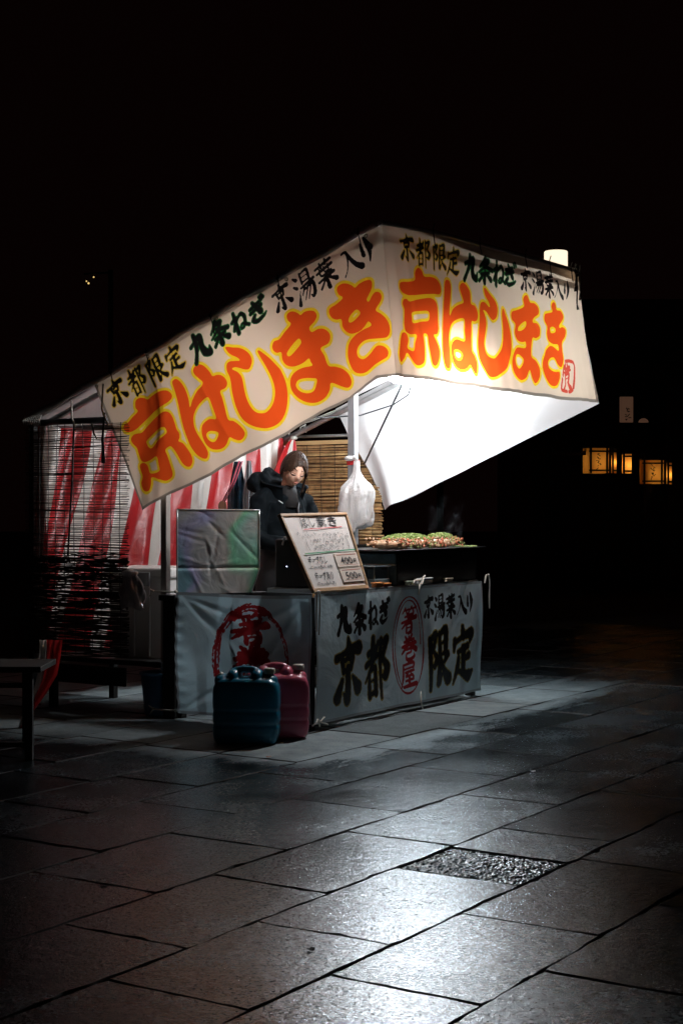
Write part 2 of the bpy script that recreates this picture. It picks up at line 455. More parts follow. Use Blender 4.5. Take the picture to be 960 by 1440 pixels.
# ------------------------------------------------------------------ shared materials
M_frame = mat('galvanised_steel', (.55, .56, .56), .38, .7, var=.12, vscale=20, bump=.1)
M_white_metal = mat('white_painted_metal', (.27, .27, .28), .4, .1, var=.06, vscale=15)
M_darkwood = mat('dark_weathered_wood', (.009, .007, .006), .7, var=.4, vscale=12, bump=.3)
M_black = mat('black_steel', (.012, .012, .013), .45, .3, var=.3, vscale=10)
M_rope = mat('cotton_rope', (.6, .57, .5), .9, bump=.4, bscale=300)
M_cable = mat('black_rubber_cable', (.012, .012, .013), .5)
C_white = cloth('banner_cloth', (.74, .64, .55), (.78, .60, .45), .44, bump=.1, bscale=1.6)
C_orange = cloth('banner_print_orange', (.64, .065, .015), (.84, .088, .013), .44, bump=.1, bscale=1.6, var=.04)
C_yellow = cloth('banner_print_yellow', (.8, .54, .03), (.95, .62, .02), .44, bump=.1, bscale=1.6)
C_ink = cloth('banner_print_black', (.010, .009, .009), (.012, .01, .01), .3, bump=.1, bscale=1.6)
C_halo = cloth('banner_print_pale_yellow', (.62, .4, .05), (.75, .5, .06), .5, bump=.1, bscale=1.6)
C_green = cloth('banner_print_green', (.02, .12, .035), (.02, .16, .04), .4, bump=.1, bscale=1.6)
C_hem = cloth('banner_hem', (.36, .31, .26), (.30, .25, .2), .35, bump=.2, bscale=6)
C_red = cloth('banner_print_red', (.55, .06, .04), (.6, .07, .04), .45, bump=.1)
C_lining = cloth('plain_white_cloth', (.84, .80, .79), (.8, .76, .72), .32, bump=.22, bscale=1.5, gloss=.03)
C_roof = cloth('roof_tarpaulin', (.74, .66, .64), (.22, .2, .19), .2, bump=.3, bscale=1.5)
C_vinyl = cloth('counter_vinyl', (.66, .81, .86), (.52, .72, .80), .3, bump=.5, bscale=2.4, gloss=.10, grough=.3)
C_vink = cloth('counter_print_black', (.012, .011, .011), (.012, .012, .012), .2, bump=.5, bscale=2.4)
C_vred = cloth('counter_print_red', (.36, .018, .022), (.4, .02, .025), .2, bump=.5, bscale=2.4)
C_vyel = cloth('counter_print_yellow', (.34, .26, .05), (.3, .24, .05), .2, bump=.5, bscale=2.4)
C_vhem = cloth('counter_hem', (.42, .5, .53), (.36, .42, .46), .2, bump=.5, bscale=5, gloss=.1, grough=.3)

# ------------------------------------------------------------------ ground and paving
def build_ground():
    gm = mat('joint_earth', (.018, .017, .016), .8, var=.4, vscale=3, bump=.6, bscale=20)
    mb = MB(); mb.add([(-60, -20, -.02), (60, -20, -.02), (60, 90, -.02), (-60, 90, -.02)], [(0, 1, 2, 3)])
    g = solo('ground', mb, gm, (0, 0, -.02), None, None, kind='structure')
    # wet dark stone, dry and paler beneath the canopy
    m = bpy.data.materials.new('wet_paving_stone'); m.use_nodes = True
    nt = m.node_tree; p = nt.nodes['Principled BSDF']
    ge = nn(nt, 'ShaderNodeNewGeometry')
    oi = nn(nt, 'ShaderNodeObjectInfo')
    def noise(scale, detail=6, rough=.6, dist=0, vec=None):
        n = nn(nt, 'ShaderNodeTexNoise'); n.inputs['Scale'].default_value = scale; n.inputs['Detail'].default_value = detail
        n.inputs['Roughness'].default_value = rough; n.inputs['Distortion'].default_value = dist
        nt.links.new(vec or ge.outputs['Position'], n.inputs['Vector']); return n.outputs['Fac']
    def math_(op, a, b=None, clamp=False):
        n = nn(nt, 'ShaderNodeMath', operation=op, use_clamp=clamp)
        for i, x in enumerate((a, b)):
            if x is None: continue
            if isinstance(x, (int, float)): n.inputs[i].default_value = x
            else: nt.links.new(x, n.inputs[i])
        return n.outputs[0]
    def rng(x, a, b, c, d):
        n = nn(nt, 'ShaderNodeMapRange'); nt.links.new(x, n.inputs[0])
        for i, k in enumerate((a, b, c, d)): n.inputs[i + 1].default_value = k
        return n.outputs[0]
    # stall coordinates u, v from world position
    def dotc(vec, off):
        n = nn(nt, 'ShaderNodeVectorMath', operation='DOT_PRODUCT'); nt.links.new(ge.outputs['Position'], n.inputs[0]); n.inputs[1].default_value = vec
        return math_('SUBTRACT', n.outputs['Value'], off)
    u = dotc(tuple(U), O.dot(U)); v = dotc(tuple(V), O.dot(V))
    # streaky noise stretched along u
    mp = nn(nt, 'ShaderNodeCombineXYZ'); nt.links.new(math_('MULTIPLY', u, .7), mp.inputs[0]); nt.links.new(math_('MULTIPLY', v, 3.0), mp.inputs[1])
    edge = noise(2.2, 8, .62, .6, mp.outputs[0])
    dv = math_('ADD', v, math_('MULTIPLY', math_('SUBTRACT', edge, .5), .75))
    dry = rng(dv, -.78, -.44, 0, 1)
    far = rng(math_('ADD', u, math_('MULTIPLY', math_('SUBTRACT', edge, .5), 1.0)), 1.9, 3.3, 1, 0)
    near = rng(math_('ADD', u, math_('MULTIPLY', math_('SUBTRACT', edge, .5), .5)), -1.1, -.75, 0, 1)
    dry = math_('MULTIPLY', math_('MULTIPLY', dry, far), near)
    big = noise(1.6, 5); mid = noise(9, 7, .65); fine = noise(65, 5, .68)
    cr = nn(nt, 'ShaderNodeValToRGB'); nt.links.new(math_('ADD', math_('MULTIPLY', big, .5), math_('MULTIPLY', mid, .5)), cr.inputs[0])
    cr.color_ramp.elements[0].position = .32; cr.color_ramp.elements[0].color = (.005, .008, .0095, 1)
    cr.color_ramp.elements[1].position = .68; cr.color_ramp.elements[1].color = (.016, .022, .025, 1)
    drc = nn(nt, 'ShaderNodeValToRGB'); nt.links.new(mid, drc.inputs[0])
    drc.color_ramp.elements[0].position = .3; drc.color_ramp.elements[0].color = (.17, .21, .22, 1)
    drc.color_ramp.elements[1].position = .7; drc.color_ramp.elements[1].color = (.27, .32, .33, 1)
    mx = nn(nt, 'ShaderNodeMix', data_type='RGBA'); nt.links.new(dry, mx.inputs[0]); nt.links.new(cr.outputs[0], mx.inputs[6]); nt.links.new(drc.outputs[0], mx.inputs[7])
    hv = nn(nt, 'ShaderNodeHueSaturation'); nt.links.new(mx.outputs[2], hv.inputs['Color'])
    nt.links.new(rng(oi.outputs['Random'], 0, 1, .65, 1.3), hv.inputs['Value']); nt.links.new(hv.outputs[0], p.inputs['Base Color'])
    soft = noise(3.0, 3, .5)
    wet = rng(math_('ADD', math_('MULTIPLY', big, .6), math_('MULTIPLY', soft, .4)), .38, .62, .12, .30)
    rnd = math_('MULTIPLY', math_('SUBTRACT', oi.outputs['Random'], .5), .12)
    rg = math_('ADD', math_('ADD', math_('ADD', wet, rnd), math_('MULTIPLY', math_('SUBTRACT', fine, .5), -.45)), math_('MULTIPLY', dry, .45), True)
    nt.links.new(rg, p.inputs['Roughness'])
    nt.links.new(rng(dry, 0, 1, .24, .0), p.inputs['Coat Weight']); p.inputs['Coat Roughness'].default_value = .15; p.inputs['Coat Tint'].default_value = (.86, .95, 1, 1); p.inputs['Coat IOR'].default_value = 1.5
    film = rng(noise(34, 5, .7), .36, .60, .12, 1.55)
    nt.links.new(math_('MULTIPLY', rng(dry, 0, 1, .66, .16), film), p.inputs['Specular IOR Level']); p.inputs['Specular Tint'].default_value = (.56, .84, 1.0, 1)
    spk = rng(noise(110, 1, .5), .62, .74, 0, 1)       # scattered standing drops that catch the light
    hs = math_('ADD', math_('MULTIPLY', spk, 1.4), math_('ADD', math_('ADD', math_('MULTIPLY', noise(17, 5, .6, .5), .75), math_('MULTIPLY', fine, .36)), math_('MULTIPLY', noise(260, 2, .5), .12)))
    bp = nn(nt, 'ShaderNodeBump'); bp.inputs['Strength'].default_value = 1.0; bp.inputs['Distance'].default_value = .0027
    nt.links.new(hs, bp.inputs['Height']); nt.links.new(bp.outputs[0], p.inputs['Normal']); nt.links.new(bp.outputs[0], p.inputs['Coat Normal'])

    rows = [-4.85, -4.35, -3.86, -3.38, -2.91, -2.46, -2.0, -1.54, -1.0, -.50, -.02, .47, .96, 1.45, 1.93, 2.42, 2.9, 3.4, 3.9, 4.4]
    known = {-2.91: [-4.4, -3.63, -2.91, -2.05], -2.46: [-4.7, -3.97, -3.31, -2.51, -2.13, -1.74, -.8], -2.0: [-4.4, -3.63, -2.92, -2.1, -1.2],
             -1.54: [-4.0, -3.2, -2.48, -1.67, -.7], -1.0: [-3.6, -2.85, -2.05, -1.22, -.3], -.5: [-3.1, -2.35, -1.65, -.88, .1], -.02: [-2.6, -1.8, -.86, .2],
             -3.38: [-4.2, -3.3, -2.5, -1.6], }
    r = random.Random(11)
    count = 0; extra = MB()
    def inview(u0, u1, v0, v1):
        for a in (u0, (u0 + u1) / 2, u1):
            for b in (v0, v1):
                q = L(a, b, 0)
                if 3.2 < q.y < 15.5 and abs(q.x) < .2215 * q.y + .75: return True
        return False
    for ri in range(len(rows) - 1):
        v0, v1 = rows[ri], rows[ri + 1]
        js = sorted(known.get(v0, []))
        a = js[0] if js else r.uniform(-5, -4.4)
        left = [];x = a
        while x > -7: x -= r.uniform(.6, .95); left.append(x)
        x = js[-1] if js else a; right = []
        while x < 9.5: x += r.uniform(.62, 1.0); right.append(x)
        cuts = sorted(left + (js or [a]) + right)
        for u0, u1 in zip(cuts[:-1], cuts[1:]):
            if not inview(u0, u1, v0, v1): continue
            rough = (abs(v0 + 2.46) < .01 and abs(u0 + 2.51) < .02)
            g_ = .0018 + r.random() * .003
            dz = r.uniform(-.0016, .0012); tx = r.uniform(-.003, .003); ty = r.uniform(-.003, .003)
            near = L((u0 + u1) / 2, v0, 0).y < 7.5
            st = .045 if near else .12
            def edge_pts():
                pts = []
                c = [(u0 + g_, v0 + g_), (u1 - g_, v0 + g_), (u1 - g_, v1 - g_), (u0 + g_, v1 - g_)]
                for k in range(4):
                    p0, p1 = c[k], c[(k + 1) % 4]; ln = math.hypot(p1[0] - p0[0], p1[1] - p0[1]); n = max(2, int(ln / st))
                    nx, ny = (p1[1] - p0[1]) / ln, -(p1[0] - p0[0]) / ln
                    wob = 0
                    for i in range(n):
                        t = i / n
                        wob = wob * .6 + r.uniform(-.004, .004)
                        chip = -.014 * r.random() if r.random() < .07 else 0
                        if i == 0: chip = -.006
                        o_ = wob + chip
                        pts.append((p0[0] + (p1[0] - p0[0]) * t + nx * o_, p0[1] + (p1[1] - p0[1]) * t + ny * o_))
                return pts
            E_ = edge_pts(); cu, cv = (u0 + u1) / 2, (v0 + v1) / 2; n = len(E_)
            mb = MB(); vs = []; fs = []
            def zz(a_, b_): return dz + tx * (a_ - cu) + ty * (b_ - cv)
            for k, (s_, zo) in enumerate(((0, -.02), (0, -.004), (.005, 0))):
                for a_, b_ in E_:
                    dl = math.hypot(a_ - cu, b_ - cv); f_ = 1 - s_ / dl
                    a2, b2_ = cu + (a_ - cu) * f_, cv + (b_ - cv) * f_
                    vs.append(L(a2, b2_, zz(a2, b2_) + zo))
            for k in (0, 1):
                for i in range(n): fs.append((k * n + i, k * n + (i + 1) % n, (k + 1) * n + (i + 1) % n, (k + 1) * n + i))
            if not rough: fs.append(tuple(2 * n + i for i in range(n)))
            mb.add(vs, fs)
            for q_ in range(2 * n): mb.m[q_] = 1
            if rough:      # cast infill block with pebbled face
                nu, nv = 90, 110; P = np.zeros((nu, nv, 3)); rr = np.random.default_rng(3)
                Hh = rr.random((nu, nv)); Hh = (Hh + np.roll(Hh, 1, 0) + np.roll(Hh, 1, 1) + np.roll(np.roll(Hh, 1, 0), 1, 1)) / 4
                for i in range(nu):
                    for j in range(nv):
                        a_ = u0 + .012 + (u1 - u0 - .024) * i / (nu - 1); b_ = v0 + .012 + (v1 - v0 - .024) * j / (nv - 1)
                        P[i, j] = L(a_, b_, -.006 + (Hh[i, j] - .3) * .015)
                mb.grid(P)
            base = L(cu, cv, 0); count += 1
            if count <= 300:
                o = part('paving_slab', mb, [m, gm], g)
                if rough: o['label'] = 'small rough pebbled block set among the smooth slabs'
            else:
                extra.add(mb.v, mb.f); extra.m[-len(mb.f):] = mb.m
    if extra.v: part('far_paving', extra, [m, gm], g, kind='stuff')
    # far ground beyond the slabs
    return g, m
GROUND, M_stone = build_ground()

# ------------------------------------------------------------------ printed banners
def place_px(c, e1, e2, plane, A0, ax, ay):
    """maps unit glyph coordinates to metric sheet coordinates by way of the photo's layout"""
    def f(x, y):
        px = c[0] + e1[0] * (x - .5) + e2[0] * (y - .5); py = c[1] + e1[1] * (x - .5) + e2[1] * (y - .5)
        h = plane_hit(px, py, *plane) - A0
        return (h.dot(ax), h.dot(ay))
    return f

def loops_px(raw, s, ox, oy, plane, A0, ax, ay):
    out = []
    for lp in raw:
        pts = []
        for x, y in catmull(lp, 4):
            h = plane_hit(ox + x / s, oy + y / s, *plane) - A0
            pts.append((h.dot(ax), h.dot(ay)))
        out.append(np.array(pts))
    return out

B1 = [   # big letters of the left banner: (scale, ox, oy, loops)
 (8, 160, 530, [[(215,300),(225,262),(260,235),(310,235),(355,250),(400,215),(470,170),(540,150),(600,160),(638,200),(630,245),(580,285),(500,330),(420,390),(350,460),(280,530),(220,590),(160,620),(110,610),(90,570),(105,530),(140,510),(180,455),(240,385),(218,350)],
   [(175,690),(200,650),(240,635),(285,625),(330,570),(400,490),(470,425),(530,388),(590,395),(630,440),(660,510),(685,590),(715,630),(720,680),(705,722),(760,745),(820,810),(865,880),(875,950),(850,1005),(800,1005),(750,960),(700,880),(655,815),(610,778),(560,820),(590,890),(630,990),(665,1090),(650,1140),(600,1168),(530,1155),(430,1130),(428,1200),(410,1270),(370,1290),(330,1265),(308,1200),(325,1120),(300,1050),(285,1000),(310,970),(350,975),(380,1010),(415,1088),(510,1060),(500,990),(465,895),(400,935),(340,958),(295,935),(265,860),(240,795),(200,755),(178,720)],
   [(340,720),(400,650),(460,590),(510,562),(545,570),(565,620),(530,660),(470,710),(410,795),(375,795),(350,760)]]),
 (7.385, 230, 490, [[(80,360),(95,325),(130,318),(180,360),(225,430),(260,520),(280,612),(305,540),(350,450),(412,358),(360,310),(310,265),(298,220),(330,175),(380,165),(430,190),(480,240),(515,288),(560,275),(610,280),(660,320),(678,370),(655,415),(605,445),(630,520),(660,620),(695,740),(750,755),(810,800),(858,870),(850,925),(815,955),(760,945),(705,925),(680,990),(640,1035),(580,1052),(510,1040),(450,990),(415,900),(415,820),(450,770),(510,735),(568,730),(530,620),(475,508),(410,555),(350,630),(320,710),(325,800),(350,870),(400,950),(450,1030),(468,1090),(445,1140),(400,1140),(340,1100),(280,1020),(240,930),(200,820),(170,700),(140,560),(110,450)],
   [(465,900),(490,868),(530,858),(598,875),(590,930),(560,970),(520,970),(485,945)]]),
 (8.727, 310, 470, [[(70,170),(95,155),(170,165),(250,170),(330,200),(390,250),(420,310),(415,370),(380,430),(320,435),(260,418),(200,408),(160,430),(230,465),(280,520),(300,600),(315,700),(340,800),(380,890),(430,950),(490,970),(560,960),(620,900),(660,820),(682,720),(675,600),(640,490),(580,370),(520,270),(495,220),(510,203),(560,235),(640,300),(720,385),(780,470),(825,580),(843,700),(835,830),(800,950),(740,1050),(660,1120),(560,1152),(460,1145),(370,1110),(290,1040),(230,930),(190,810),(165,700),(150,600),(130,520),(95,450),(90,380),(120,340),(190,330),(262,325),(230,290),(160,260),(110,225)]]),
 (8, 380, 420, [[(200,200),(215,165),(260,145),(310,160),(345,185),(390,150),(450,135),(500,145),(522,190),(500,250),(440,325),(465,375),(530,340),(590,338),(640,375),(655,430),(630,500),(553,555),(590,640),(630,750),(700,760),(780,785),(850,840),(888,910),(885,970),(850,1000),(780,985),(668,945),(660,1020),(630,1100),(570,1155),(490,1175),(400,1160),(320,1110),(265,1040),(247,960),(260,880),(310,815),(380,775),(468,752),(450,710),(432,672),(380,720),(320,755),(260,768),(200,745),(160,690),(152,608),(110,615),(70,590),(55,540),(75,485),(130,460),(180,385),(245,290),(215,250)],
   [(332,450),(355,495),(310,570),(250,645),(220,648),(210,615),(240,560),(290,490)], [(520,905),(515,980),(490,1040),(430,1065),(360,1050),(315,1005),(308,960),(335,915),(400,895),(470,895)]]),
 (8.4727, 450, 370, [[(200,320),(215,275),(265,245),(320,245),(370,265),(405,290),(450,245),(520,205),(575,197),(598,225),(595,290),(560,370),(535,430),(557,455),(600,380),(640,340),(690,345),(718,395),(700,460),(645,555),(710,600),(780,665),(820,750),(822,820),(800,870),(760,890),(660,898),(560,905),(490,930),(430,990),(412,1050),(425,1110),(470,1140),(520,1130),(590,1075),(660,995),(710,980),(770,1000),(808,1050),(800,1110),(750,1150),(640,1220),(540,1290),(460,1312),(390,1295),(340,1230),(305,1130),(303,1020),(330,930),(400,850),(490,790),(592,740),(555,692),(510,750),(450,805),(360,838),(295,815),(250,755),(238,668),(180,672),(130,650),(102,600),(105,550),(135,520),(180,495),(265,415),(220,375)],
   [(417,550),(460,590),(420,650),(360,700),(325,700),(325,660),(360,600)]]),
]
B2 = [
 (7.385, 550, 370, [[(52,240),(60,210),(90,200),(150,200),(225,180),(228,110),(245,65),(275,52),(310,90),(330,140),(400,145),(460,165),(505,215),(522,280),(500,322),(430,322),(330,325),(240,335),(150,338),(90,315),(60,280)],
   [(85,430),(95,385),(130,378),(165,403),(240,385),(330,368),(400,365),(450,395),(475,450),(480,540),(483,630),(487,690),(470,735),(435,748),(470,820),(500,900),(500,970),(480,1045),(450,1068),(420,1040),(400,950),(380,840),(365,745),(320,740),(328,820),(333,920),(328,1020),(300,1060),(260,1050),(200,980),(158,932),(140,980),(100,1028),(75,960),(75,880),(80,780),(90,735),(120,722),(150,750),(165,810),(160,885),(235,912),(245,830),(252,745),(180,740),(130,710),(112,640),(110,560),(105,480)],
   [(200,515),(290,500),(370,500),(388,540),(375,600),(300,610),(215,625),(200,570)]]),
 (7.385, 550, 370, [[(565,230),(575,180),(600,170),(625,190),(640,250),(640,350),(635,540),(670,470),(720,430),(775,405),(765,350),(735,260),(740,215),(770,200),(805,230),(840,300),(850,415),(890,440),(920,510),(915,580),(885,602),(858,600),(855,700),(852,900),(880,960),(900,1040),(895,1120),(875,1150),(850,1120),(820,1055),(790,1090),(740,1105),(690,1060),(660,980),(652,890),(665,820),(710,785),(780,808),(785,700),(783,575),(710,580),(655,630),(632,720),(630,820),(640,930),(640,1020),(630,1075),(605,1092),(570,1070),(548,980),(540,850),(545,700),(555,500),(562,350)],
   [(680,910),(700,890),(735,905),(758,950),(745,1000),(715,1005),(690,970)]]),
 (6.4, 670, 400, [[(82,45),(90,25),(130,75),(180,150),(198,220),(190,290),(165,318),(140,290),(110,245),(80,225),(95,270),(108,340),(100,430),(90,530),(105,610),(140,655),(180,660),(215,610),(235,530),(240,420),(235,320),(232,250),(240,215),(260,280),(285,390),(300,520),(295,640),(270,740),(220,805),(160,832),(110,805),(60,730),(30,640),(25,530),(38,400),(48,300),(50,210),(60,160),(90,155),(135,200),(130,160),(95,95)]]),
 (6.4, 670, 400, [[(300,280),(310,245),(350,232),(410,200),(403,140),(420,100),(440,110),(460,165),(500,175),(530,215),(530,270),(482,310),(483,350),(515,355),(540,400),(535,460),(510,488),(483,490),(480,640),(520,690),(550,760),(555,840),(530,890),(500,840),(470,770),(440,840),(395,862),(350,840),(320,780),(308,700),(318,620),(350,570),(420,575),(422,520),(390,522),(350,500),(328,440),(335,360),(308,320)],
   [(425,335),(425,380),(390,415),(357,420),(360,385),(390,350)], [(330,670),(345,632),(380,640),(410,680),(400,730),(370,760),(340,730)]]),
 (6.4, 670, 400, [[(580,330),(585,275),(610,265),(655,250),(648,200),(665,165),(690,175),(703,232),(745,240),(772,290),(760,330),(730,370),(735,395),(765,385),(795,410),(790,470),(760,525),(765,600),(778,680),(755,745),(715,720),(680,665),(640,665),(615,700),(620,750),(660,780),(700,790),(738,790),(740,850),(720,905),(680,917),(635,900),(595,830),(570,740),(575,650),(605,580),(650,558),(718,600),(712,545),(660,540),(615,510),(600,450),(605,385)],
   [(630,400),(655,385),(685,405),(680,435),(640,442)]]),
]

def edge_curve(P, plane):       # photo polyline -> points of the plane, resampled by length
    pts = [plane_hit(x, y, *plane) for x, y in P]
    ds = [0]
    for a, b in zip(pts[:-1], pts[1:]): ds.append(ds[-1] + (b - a).length)
    def at(t):
        d = t * ds[-1]
        for i in range(len(pts) - 1):
            if d <= ds[i + 1] + 1e-9:
                k = (d - ds[i]) / (ds[i + 1] - ds[i]); return pts[i].lerp(pts[i + 1], k)
        return pts[-1]
    return at

def make_sheet(top, bottom, n, k, left=None, right=None):
    """Coons-like patch, rows along the width: returns P (n,k,3), S, T"""
    P = np.zeros((n, k, 3))
    for i in range(n):
        s = i / (n - 1); a, b = top(s), bottom(s)
        for j in range(k):
            t = j / (k - 1); q = a.lerp(b, t)
            if left: q = q + (left(t) - top(0).lerp(bottom(0), t)) * (1 - s)
            if right: q = q + (right(t) - top(1).lerp(bottom(1), t)) * s
            P[i, j] = q
    S, T = np.meshgrid(np.linspace(0, 1, n), np.linspace(0, 1, k), indexing='ij')
    return P, S, T

def banner_left():
    plane = (L(0, 0, 0), U)
    top = edge_curve([(133, 541), (233, 484), (333, 428), (433, 372), (536, 316)], plane)
    bot = edge_curve([(198, 717), (270, 681), (345, 641.5), (443, 588), (490, 562), (512, 543), (530, 532), (556, 529)], plane)
    n, k = 380, 150
    P, S, T = make_sheet(top, bot, n, k)
    A0 = top(0); ax = (top(1) - top(0)).normalized(); ay = U.cross(ax).normalized()
    if ay.z > 0: ay = -ay
    Q = P - np.array(A0); A = Q @ np.array(ax); B = Q @ np.array(ay)
    big = Ink(A, B)
    for s, ox, oy, lp in B1: big.poly(loops_px(lp, s, ox, oy, plane, A0, ax, ay))
    e1 = (.872, -.489); e2 = (.346, .938)
    yb = Ink(A, B); gb = Ink(A, B); kb = Ink(A, B)
    def w(ink, ch, cx, cy, ww, hh, r): brush(ink, ch, place_px((cx, cy), (e1[0] * ww, e1[1] * ww), (e2[0] * hh, e2[1] * hh), plane, A0, ax, ay), r)
    for ch, cx, cy, ww, hh in (('京', 163, 551, 25, 33), ('都', 191.5, 535.5, 25, 36), ('限', 218, 520, 26, 34), ('定', 244, 505, 25, 33)): w(yb, ch, cx, cy, ww, hh, .0078)
    for ch, cx, cy, ww, hh in (('九', 280.7, 486.8, 29, 34), ('条', 308.5, 468, 29, 32), ('ね', 338, 452, 24, 28), ('ぎ', 363.5, 437.5, 24, 28)): w(gb, ch, cx, cy, ww, hh, .0078)
    for ch, cx, cy, ww, hh in (('京', 397, 418, 27, 36), ('湯', 429, 402, 31, 40), ('葉', 458, 385, 29, 36), ('入', 491, 367, 27, 33), ('り', 513.5, 352, 15, 32)): w(kb, ch, cx, cy, ww, hh, .0075)
    for i_ in (yb, gb, kb): i_.rough(.0012)
    hem = np.minimum(np.minimum(S * 2.1, (1 - T) * .83), 5) - .016
    layers = [(np.minimum(yb.d, kb.d), 1), (gb.d, 1), (yb.d - .006, 3), (gb.d - .005, 4), (big.d, 5), (big.d - .0165, 6), (hem, 2)]
    # gentle billow, fold towards the corner and small creases
    off = .026 * np.sin(S * 7 + T * 2) * np.sin(T * PI) + .016 * np.sin(S * 21 - T * 4) * T + .010 * np.exp(-((S - .30 - .12 * T) / .012) ** 2) * T * (1 - T) * 3 + .008 * np.exp(-((S + .3 * T - .80) / .014) ** 2) * T * (1 - T) * 3 + .004 * np.sin(S * 63 + 2 * T) * T ** 2
    turn = np.clip((S - .955) / .045, 0, 1) ** 2 * .006
    off = off * np.clip((1 - S) / .06, 0, 1)
    P = P + (off - 0)[..., None] * np.array(U) + turn[..., None] * np.array(U) * 1.0
    base = P[0, 0]
    o = thing('banner', Vector(base), 'cream banner with big orange letters hanging slanted along the left side of the stall', 'banner')
    me = sheet_mesh('banner_cloth', P, layers, base)
    link('banner_cloth', me, [C_white, C_ink, C_hem, C_halo, C_green, C_orange, C_yellow], (0, 0, 0), o)
    mb = MB(); ey = MB()
    for t in (0.0, .21, .46, .7, .955):
        q = top(t) + Vector((0, 0, -.018)) if t else top(0) + ax * .02 + ay * .02
        ey.lathe(q - U * .006, [(.011, 0), (.013, .002), (.011, .004), (.006, .004), (.006, 0)], 12, 0, axis=-U, xa=Z)
    pieces('eyelet', ey, mat('brass_eyelet', (.35, .3, .2), .35, .9), o)
    return P

def banner_front():
    p0 = L(0, -.418, 2.706); pb = L(0, -.5055, 1.90)
    plane = (p0, (U.cross(pb - p0)).normalized())
    top = edge_curve([(536, 316), (600, 327), (700, 353), (760, 369), (812, 384)], plane)
    bot = edge_curve([(556, 529), (620, 537), (700, 549), (790, 562), (843, 566)], plane)
    n, k = 430, 150
    P, S, T = make_sheet(top, bot, n, k)
    A0 = top(0); ax = U.copy(); ay = (pb - p0).normalized()
    Q = P - np.array(A0); A = Q @ np.array(ax); B = Q @ np.array(ay)
    big = Ink(A, B)
    for s, ox, oy, lp in B2: big.poly(loops_px(lp, s, ox, oy, plane, A0, ax, ay))
    yb = Ink(A, B); gb = Ink(A, B); kb = Ink(A, B); rd = Ink(A, B)
    def w(ink, ch, cx, cy, ww, hh, r): brush(ink, ch, place_px((cx, cy), (ww, .2 * ww), (0, hh), plane, A0, ax, ay), r)
    for ch, cx, cy, ww, hh in (('京', 570, 348.6, 20, 36), ('都', 594, 356, 20, 38), ('限', 617, 361, 20, 34), ('定', 638, 367.5, 18, 36)): w(yb, ch, cx, cy, ww, hh, .0078)
    for ch, cx, cy, ww, hh in (('九', 664, 376, 19, 33), ('条', 683.4, 380, 19, 33), ('ね', 702, 384.4, 14, 32), ('ぎ', 716.5, 387.5, 14, 28)): w(gb, ch, cx, cy, ww, hh, .0078)
    for ch, cx, cy, ww, hh in (('京', 737, 393.4, 14, 31), ('湯', 754, 398, 15, 31), ('葉', 769.3, 402, 13, 30), ('入', 783.4, 406.6, 12.5, 25), ('り', 795.5, 408.5, 7, 24)): w(kb, ch, cx, cy, ww, hh, .0082)
    for i_ in (yb, gb, kb): i_.rough(.0012)
    # red seal at the lower right
    def sq(x, y):
        h = plane_hit(670 + x / 6.4, 400 + y / 6.4, *plane) - A0; return (h.dot(ax), h.dot(ay))
    for st in ([(800, 690), (830, 688), (862, 700), (874, 730)], [(876, 745), (874, 800), (872, 860), (868, 930)], [(862, 950), (850, 964), (835, 966)], [(818, 962), (790, 958), (768, 950)], [(762, 935), (764, 900), (770, 850)], [(774, 820), (780, 770), (785, 730)]):
        rd.stroke([sq(*p) for p in st], [.011] * len(st))
    brush(rd, '貝', lambda x, y: sq(780 + 72 * x, 712 + 225 * y), .010)
    rd.rough(.002)
    hem = np.minimum(np.minimum((1 - T) * .84, (1 - S) * 9), 5) - .020
    layers = [(np.minimum(yb.d, kb.d), 1), (gb.d, 1), (yb.d - .006, 3), (gb.d - .005, 4), (rd.d, 7), (big.d, 5), (big.d - .0165, 6), (hem, 2)]
    nrm = np.array(plane[1]);
    if nrm @ np.array(V) > 0: nrm = -nrm
    off = .020 * np.sin(S * 9 + 1 + T) * np.sin(T * PI) + .008 * np.sin(S * 34 + T * 3) * T + .008 * np.exp(-((S - .62 - .1 * T) / .01) ** 2) * T * (1 - T) * 3 + .0035 * np.sin(S * 92 + 3 * np.sin(S * 13)) * T ** 1.5
    off += .012 * np.exp(-((S - .07 - .05 * T) / .012) ** 2) * T * (1 - T) * 2.2      # crease down through the first letter
    off = off * np.clip(S / .03, 0, 1)
    P = P + off[..., None] * nrm
    P[0, :, :] = BL[-1, np.linspace(0, BL.shape[1] - 1, k).round().astype(int), :]
    base = P[0, 0]
    o = thing('banner', Vector(base), 'cream banner with orange letters and a small red seal across the front of the awning', 'banner')
    me = sheet_mesh('banner_cloth', P, layers, base)
    link('banner_cloth', me, [C_white, C_ink, C_hem, C_halo, C_green, C_orange, C_yellow, C_red], (0, 0, 0), o)
    mb = MB()
    q = top(.975)
    for d, ln in ((0, .22), (.055, .15), (-.02, .10)):
        a = q + U * d + nrm_v(nrm) * .02
        mb.tube([a + Z * .05, a - Z * .01, a - Z * ln * .5 + U * .008, a - Z * ln], [.004, .005, .005, .006], 6)
        mb.tube([a - Z * ln, a - Z * (ln + .035) + U * .006], [.006, .016], 6)
    a = q + nrm_v(nrm) * .02
    mb.tube([a + U * (.03 * math.cos(t)) + Z * (.03 * math.sin(t) + .0) for t in np.linspace(0, 2 * PI, 12)], .005, 6)
    pieces('tie_cord', mb, M_cable, o)
    return P, top
def nrm_v(n): return Vector((float(n[0]), float(n[1]), float(n[2])))
BL = banner_left()
BF, FTOP = banner_front()

